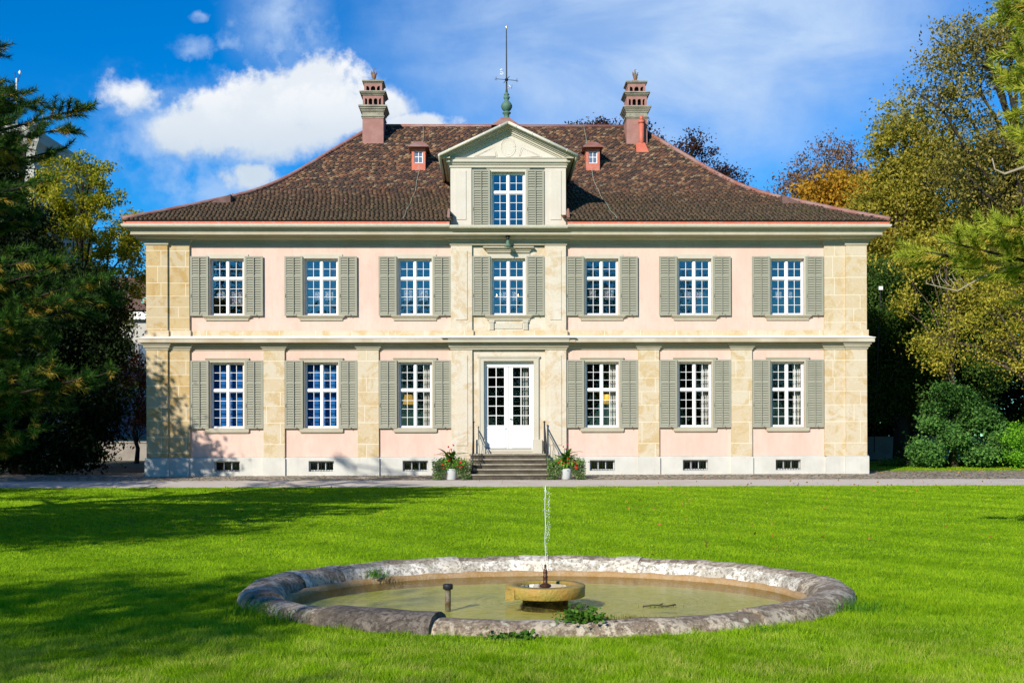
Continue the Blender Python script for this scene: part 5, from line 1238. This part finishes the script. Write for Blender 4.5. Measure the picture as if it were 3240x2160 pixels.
# whitewashed inner face of the far side (a thin skin of lime 4 mm proud of the stone)
def skin(name, a0, a1, qs, m, lift):
    b = MB(); n = int((a1 - a0) / .03); v = []; qs = list(qs)
    for i in range(n + 1):
        th = a0 + (a1 - a0) * i / n; nn_ = Vector((math.cos(th) / EA, math.sin(th) / EB)).normalized()
        for q in qs:
            p = rim_pt(th, q); v.append((p[0] - nn_.x * lift, p[1] - nn_.y * lift, p[2] + lift * .6))
    L = len(qs); b.add(v, [[i * L + j, i * L + j + 1, (i + 1) * L + j + 1, (i + 1) * L + j] for i in range(n) for j in range(L - 1)], True)
    return b.build(name, m, BAS)
skin('lime_skin', .12, 2.55, (6, 7, 8, 9), m_rimw, .006)
for a0, a1 in ((1.93, 2.02), (1.535, 1.66), (1.13, 1.24), (2.80, 2.86)): skin('patch', a0, a1, (4, 5, 6, 7, 8, 9) if a0 > 1.9 and a0 < 2.7 else (3, 4, 5, 6, 7, 8, 9), m_patch, .012)
mb = MB(); n = 120; v = []                               # stained inner wall down to below the water
for i in range(n):
    th = 2 * pi * i / n; nn_ = Vector((math.cos(th) / EA, math.sin(th) / EB)).normalized()
    for r_, z in ((.36, -.01), (.455, -.018), (.47, -.06), (.475, -.12), (.48, -.36)): v.append((EA * math.cos(th) - nn_.x * r_, EB * math.sin(th) - nn_.y * r_, z + .006 * math.sin(th * 31)))
mb.add(v, [[i * 5 + j, i * 5 + j + 1, ((i + 1) % n) * 5 + j + 1, ((i + 1) % n) * 5 + j] for i in range(n) for j in range(4)], True)
mb.build('inner_wall', m_wl, BAS)
mb = MB(); mb.poly([(0, 0)], 0, 0) if False else None
v = [((EA - .3) * math.cos(2 * pi * i / 64), (EB - .3) * math.sin(2 * pi * i / 64), -.16) for i in range(64)]; mb.add(v, [list(range(64))])
mb.build('basin_floor', mat('algae_coated_floor', (.82, .76, .10), .9, (.88, .80, .28), 1.1, .3, 20, fine=(.48, .50, .06)), BAS)
def water_mat():
    m = bpy.data.materials.new('pond_water'); m.use_nodes = True; t = NT(m.node_tree); t.n.clear()
    bn = t.a('ShaderNodeBump'); bn.inputs['Strength'].default_value = .30; bn.inputs['Distance'].default_value = .02
    co = t.obj(); wv = t.a('ShaderNodeTexWave', wave_type='RINGS', rings_direction='Z'); wv.inputs['Scale'].default_value = 3.2; wv.inputs['Distortion'].default_value = 2.5; wv.inputs['Detail'].default_value = 2
    t.l.new(co, wv.inputs['Vector'])
    t.l.new(t.math('ADD', t.math('MULTIPLY', wv.outputs['Fac'], .22), t.noise(co, 9, 4, .6)), bn.inputs['Height'])
    fr = t.a('ShaderNodeFresnel'); fr.inputs[0].default_value = 1.33; t.l.new(bn.outputs[0], fr.inputs['Normal'])
    tr = t.a('ShaderNodeBsdfTransparent'); tr.inputs[0].default_value = (.98, .98, .82, 1)
    gl = t.a('ShaderNodeBsdfGlossy'); gl.inputs['Roughness'].default_value = .03; t.l.new(bn.outputs[0], gl.inputs['Normal'])
    mx = t.a('ShaderNodeMixShader'); t.l.new(t.math('MULTIPLY', fr.outputs[0], .58), mx.inputs[0]); t.l.new(tr.outputs[0], mx.inputs[1]); t.l.new(gl.outputs[0], mx.inputs[2])
    o = t.a('ShaderNodeOutputMaterial'); t.l.new(mx.outputs[0], o.inputs[0]); return m
mb = MB(); v = [((EA - .46) * math.cos(2 * pi * i / 96), (EB - .46) * math.sin(2 * pi * i / 96), 0) for i in range(96)]; mb.add(v, [list(range(96))])
tag(mb.build('water', water_mat(), None, (EX, EY, ZW)), kind='structure')
# centre stone with nozzle
ST = thing('fountain_stone', 'round ochre stone dish on a low pier in the middle of the basin', 'fountain', (EX, EY, ZW - .25))
m_och = mat('wet_ochre_stone', (.40, .23, .05), .55, (.30, .25, .05), 5, .8, 25, fine=(.50, .32, .10))
z0 = .25 + .165; mb = MB()
prof = [(.385, z0 - .115), (.396, z0 - .108), (.40, z0 - .008), (.395, z0), (.275, z0 + .002), (.265, z0 - .03), (0, z0 - .032)]
mb.lathe(prof, (0, 0, 0), 48); mb.lathe([(0, z0 - .115), (.385, z0 - .115)], (0, 0, 0), 48); mb.box(-.40, -.31, -.26, -.20, z0 - .13, z0 - .02)
mb.build('dish', m_och, ST)
mb = MB(); mb.lathe([(.25, 0), (.245, .22), (.23, .23), (.225, z0 - .10)], (0, 0, 0), 24, sx=1, sy=.9); mb.build('pier', rimstone('mossy_pier_stone', (.05, .045, .02), (.20, .17, .05), False), ST)
mb = MB(); mb.lathe([(0, z0 - .012), (.27, z0 - .012)], (0, 0, 0), 32); mb.build('dish_water', M['glass_lo'], ST)
mb = MB(); mb.lathe([(.06, z0 - .01), (.055, z0 + .0), (.022, z0 + .015), (.022, z0 + .07), (.026, z0 + .075), (.026, z0 + .085), (.018, z0 + .09), (.023, z0 + .12), (.016, z0 + .15), (.012, z0 + .155), (.010, z0 + .20), (0, z0 + .20)], (0, 0, 0), 14)
mb.build('nozzle', mat('rusty_brass', (.07, .03, .015), .4, (.12, .06, .03), 20, metallic=.5), ST)
JT = thing('water_jet', 'thin upright water jet with falling drops above the ochre stone dish', 'water jet', (EX, EY, -.10))
mb = MB(); rr = random.Random(3)
mb.tube([(0.003 * math.sin(i), 0.003 * math.cos(i), .80 * i / 15) for i in range(16)], [.0028 + .0010 * (i / 15) * (1 + math.sin(i * 5)) for i in range(16)], 5)
mb.build('stream', M['jet'], JT)
mb = MB()
def drop(x, y, z, r): mb.lathe([(0, -r * 1.5), (r * .8, -r * .7), (r, 0), (r * .7, r * .8), (0, r * 1.4)], (x, y, z), 5)
for i in range(80):
    z = rr.uniform(.1, .82) ; w_ = .006 + .016 * (z > .55); drop(.012 + rr.gauss(0, w_), rr.gauss(0, .012), z, rr.uniform(.002, .0045))
for i in range(60): drop(.04 + rr.gauss(0, .006) - .02 * max(0, (.8 - i * .012) - .6), rr.gauss(0, .01), rr.uniform(.25, .8), rr.uniform(.002, .0038))
for i in range(26): a = rr.uniform(0, 6.28); drop(.06 + rr.gauss(0, .05), rr.gauss(0, .04), rr.uniform(-.05, .06), .003)
mb.build('drops', M['jet'], JT)
SP = thing('standpipe', 'short capped overflow pipe standing in the water left of the stone dish', 'pipe', (-.64, 11.5, -.8))
mb = MB(); mb.lathe([(.029, 0), (.029, .49), (.032, .495), (.032, .51)], (0, 0, 0), 16); mb.build('tube', mat('corroded_grey_tube', (.30, .33, .30), .5, (.16, .07, .03), 10), SP)
mb = MB(); mb.lathe([(0, .535), (.046, .53), (.05, .52), (.05, .48), (.03, .475)], (0, 0, 0), 12); mb.build('cap', M['iron'], SP)

# ------------------------------------------------------------------ grass
def grass_mat(name, cols, dry):
    m = bpy.data.materials.new(name); m.use_nodes = True; t = NT(m.node_tree); t.n.clear()
    g = t.a('ShaderNodeNewGeometry'); co = t.obj()
    big = t.noise(co, .55, 5, .62); med = t.noise(co, 3.2, 4, .6)
    f = t.math('ADD', t.math('MULTIPLY', g.outputs['Random Per Island'], .45), t.math('ADD', t.math('MULTIPLY', med, .45), t.math('MULTIPLY', big, .60)))
    c = t.ramp(t.math('SUBTRACT', f, .24), [(0.10, cols[0]), (.45, cols[1]), (.85, cols[2])])
    sp = t.a('ShaderNodeSeparateXYZ'); t.l.new(co, sp.inputs[0])
    near = t.math('SUBTRACT', 1, t.step(sp.outputs[1], 7.5, 10.5))
    dd = t.math('MULTIPLY', t.math('MULTIPLY', near, t.step(med, .40, .62)), t.step(g.outputs['Random Per Island'], .35, .8))
    c = t.mix(t.math('MULTIPLY', dd, .75), c, dry)
    d = t.a('ShaderNodeBsdfPrincipled'); d.inputs['Roughness'].default_value = .6; d.inputs['Specular IOR Level'].default_value = .08; t.put(d.inputs['Base Color'], c)
    tr = t.a('ShaderNodeBsdfTranslucent'); t.put(tr.inputs[0], c)
    mx = t.a('ShaderNodeMixShader'); mx.inputs[0].default_value = .45; t.l.new(d.outputs[0], mx.inputs[1]); t.l.new(tr.outputs[0], mx.inputs[2])
    o = t.a('ShaderNodeOutputMaterial'); t.l.new(mx.outputs[0], o.inputs[0]); return m
m_grass = grass_mat('grass_blades', [(.05, .15, .003), (.24, .44, .006), (.54, .70, .03)], (.66, .58, .18))
rng = np.random.default_rng(77)
def blades(bands):
    V = []
    for y0, y1, dens, wd, ht in bands:
        hx = lambda y: y * .47 + 2.6
        n = int(dens * (y1 - y0) * (hx(y0) + hx(y1))); y = rng.uniform(y0, y1, n); x = rng.uniform(-1, 1, n) * hx(y1)
        ok = (np.abs(x) < hx(y)) & (((x - EX) / (EA + .01)) ** 2 + ((y - EY) / (EB + .01)) ** 2 > 1); x, y = x[ok], y[ok]; n = len(x)
        z = np.interp(y, GY, GZ)
        clump = .75 + .35 * np.sin(x * 7.3 + np.sin(y * 5.1) * 2) * np.sin(y * 6.1 + np.sin(x * 4.3) * 2) + .2 * np.sin(x * 19 + y * 13)
        h = ht * rng.uniform(.55, 1.25, n) * np.clip(clump, .45, 1.4); a = rng.uniform(0, 2 * pi, n); ln = rng.uniform(.1, 1.1, n) * h
        la = rng.uniform(0, 2 * pi, n) * .0 + np.sin(x * 3.1 + y * 2.3) * 2.2 + rng.normal(size=n) * 1.2
        w_ = wd * rng.uniform(.7, 1.3, n)
        p = np.stack([x, y, z - .004], 1); s = np.stack([np.cos(a) * w_, np.sin(a) * w_, np.zeros(n)], 1)
        e = np.stack([x + np.cos(la) * ln, y + np.sin(la) * ln, z + h], 1)
        V.append(np.stack([p - s, p + s, e], 1))
    v = np.concatenate(V).reshape(-1, 3); return v, np.arange(len(v)).reshape(-1, 3)
v, f = blades([(6.0, 8.5, 11000, .0024, .055), (8.5, 11.5, 7000, .0028, .046), (11.5, 15, 4200, .0036, .038), (15, 20, 2400, .005, .035), (20, 27, 1300, .0075, .034), (27, 33.62, 800, .010, .034)])
tag(link('grass', npmesh('grass', v, f, m_grass)), 'short mown lawn grass covering the foreground', 'grass', kind='stuff')
n = 9000; x = rng.uniform(13.6, 24, n); y = rng.uniform(41.3, 44.5, n); z = np.interp(y, GY, GZ); a = rng.uniform(0, 6.28, n); p = np.stack([x, y, z], 1); s = np.stack([np.cos(a), np.sin(a), 0 * a], 1) * .015
e = p + np.stack([rng.normal(size=n) * .02, rng.normal(size=n) * .02, rng.uniform(.02, .05, n)], 1)
v = np.stack([p - s, p + s, e], 1).reshape(-1, 3)
tag(link('side_grass', npmesh('side_grass', v, np.arange(len(v)).reshape(-1, 3), m_grass)), 'short grass of the side lawn at the right', 'grass', kind='stuff')
# longer tufts against the rim
def tuft(label, cx, cy, rad, n, h, seed, m=None, name='grass_tuft', cat='grass tuft', z=None, broad=False):
    r2 = np.random.default_rng(seed); z0 = gz(cy) if z is None else z
    x = r2.normal(size=n) * rad[0]; y = r2.normal(size=n) * rad[1]
    if broad:
        P = np.stack([x, y, np.abs(r2.normal(size=n)) * h], 1); v, f = leaves_np(P, 1, size=.035, rng=r2, aspect=.95)
    else:
        a = r2.uniform(0, 6.28, n); hh = h * r2.uniform(.4, 1.15, n); s = np.stack([np.cos(a), np.sin(a), 0 * a], 1) * .003; p = np.stack([x, y, 0 * x - .01], 1)
        mid = p + np.stack([r2.normal(size=n) * .10 * hh, r2.normal(size=n) * .10 * hh, hh * .6], 1); e = mid + (mid - p) * .4 + np.stack([r2.normal(size=n) * .4 * hh, r2.normal(size=n) * .4 * hh, hh * .15], 1)
        v = np.concatenate([np.stack([p - s, p + s, mid + s * .7, mid - s * .7], 1).reshape(-1, 4, 3), np.stack([mid - s * .7, mid + s * .7, e, e], 1)]).reshape(-1, 3); f = np.arange(len(v)).reshape(-1, 4)
    return tag(link(name, npmesh(name, v, f, m or m_grass), None, (cx, cy, z0)), label, cat, None, 'stuff')
m_tuft = leaf_mat('long_grass_blades', [(.04, .12, .008), (.09, .24, .012), (.20, .38, .03)], .4, 3)
m_weed = leaf_mat('weed_leaves', [(.03, .09, .01), (.07, .17, .02), (.15, .27, .04)], .3, 5)
tuft('tall grass tuft against the left end of the rim', -2.28, 10.15, (.13, .10), 260, .16, 1, m_tuft); tuft('grass tuft beside the pale rim stretch at the lower left', -1.95, 9.72, (.10, .08), 170, .15, 2, m_tuft)
tuft('leaning grass tuft at the right end of the rim', 3.05, 10.25, (.18, .12), 330, .15, 3, m_tuft); tuft('low grass tuft below the lichened right part of the rim', 2.0, 9.22, (.12, .06), 150, .09, 4, m_tuft)
tuft('clump of creeping green weed growing over the near rim', .55, 9.18, (.085, .07), 420, .045, 5, m_weed, 'weed', 'weed', ZL + .11, True)
tuft('small green weed at the foot of the near rim', -.02, 8.92, (.10, .04), 260, .03, 6, m_weed, 'weed', 'weed', ZL, True)
tuft('dry grass strip on the near rim right of the creeping weed', .95, 9.3, (.16, .03), 220, .05, 7, leaf_mat('dry_grass_blades', [(.12, .14, .02), (.28, .24, .06), (.40, .33, .10)], .3, 4), z=ZL + .10)
tuft('small grass tuft growing inside the far left rim', -1.55, 13.05, (.06, .05), 130, .12, 8, m_tuft, z=ZL + .01)
tuft('thin grass sprouting from a twig in the water', 1.42, 11.2, (.10, .03), 30, .05, 9, m_tuft, z=ZW)
b = MB(); b.tube([(-.16, 0, .0), (-.05, .02, .012), (.06, -.01, .004), (.16, .02, .015)], .008, 5); b.tube([(-.02, 0, .01), (.04, .05, .02)], .005, 4)
tag(b.build('twig', M['bark'], None, (1.42, 11.2, ZW)), 'brown twig lying in the water right of the stone dish', 'twig')
# fallen leaves on paths and lawn
n = 900; x = rng.uniform(-17, 19, n); y = rng.uniform(30, 43, n); keep = (rng.random(n) < np.where(x > 8, .9, .22)) & ~((np.abs(x) < 12.2) & (y > 38)); x, y = x[keep], y[keep]
x = np.concatenate([x, rng.uniform(-9, 9, 70)]); y = np.concatenate([y, rng.uniform(15, 31, 70)])
c = np.stack([x, y, np.interp(y, GY, GZ) + .035], 1); v, f = leaves_np(c, 1, size=.075, rng=rng); 
tag(link('fallen_leaves', npmesh('fallen_leaves', v, f, leaf_mat('fallen_leaf_colours', [(.20, .08, .02), (.36, .17, .03), (.45, .30, .08)], .1, 3))), 'scattered brown fallen leaves on the path and lawn edge', 'fallen leaves', kind='stuff')
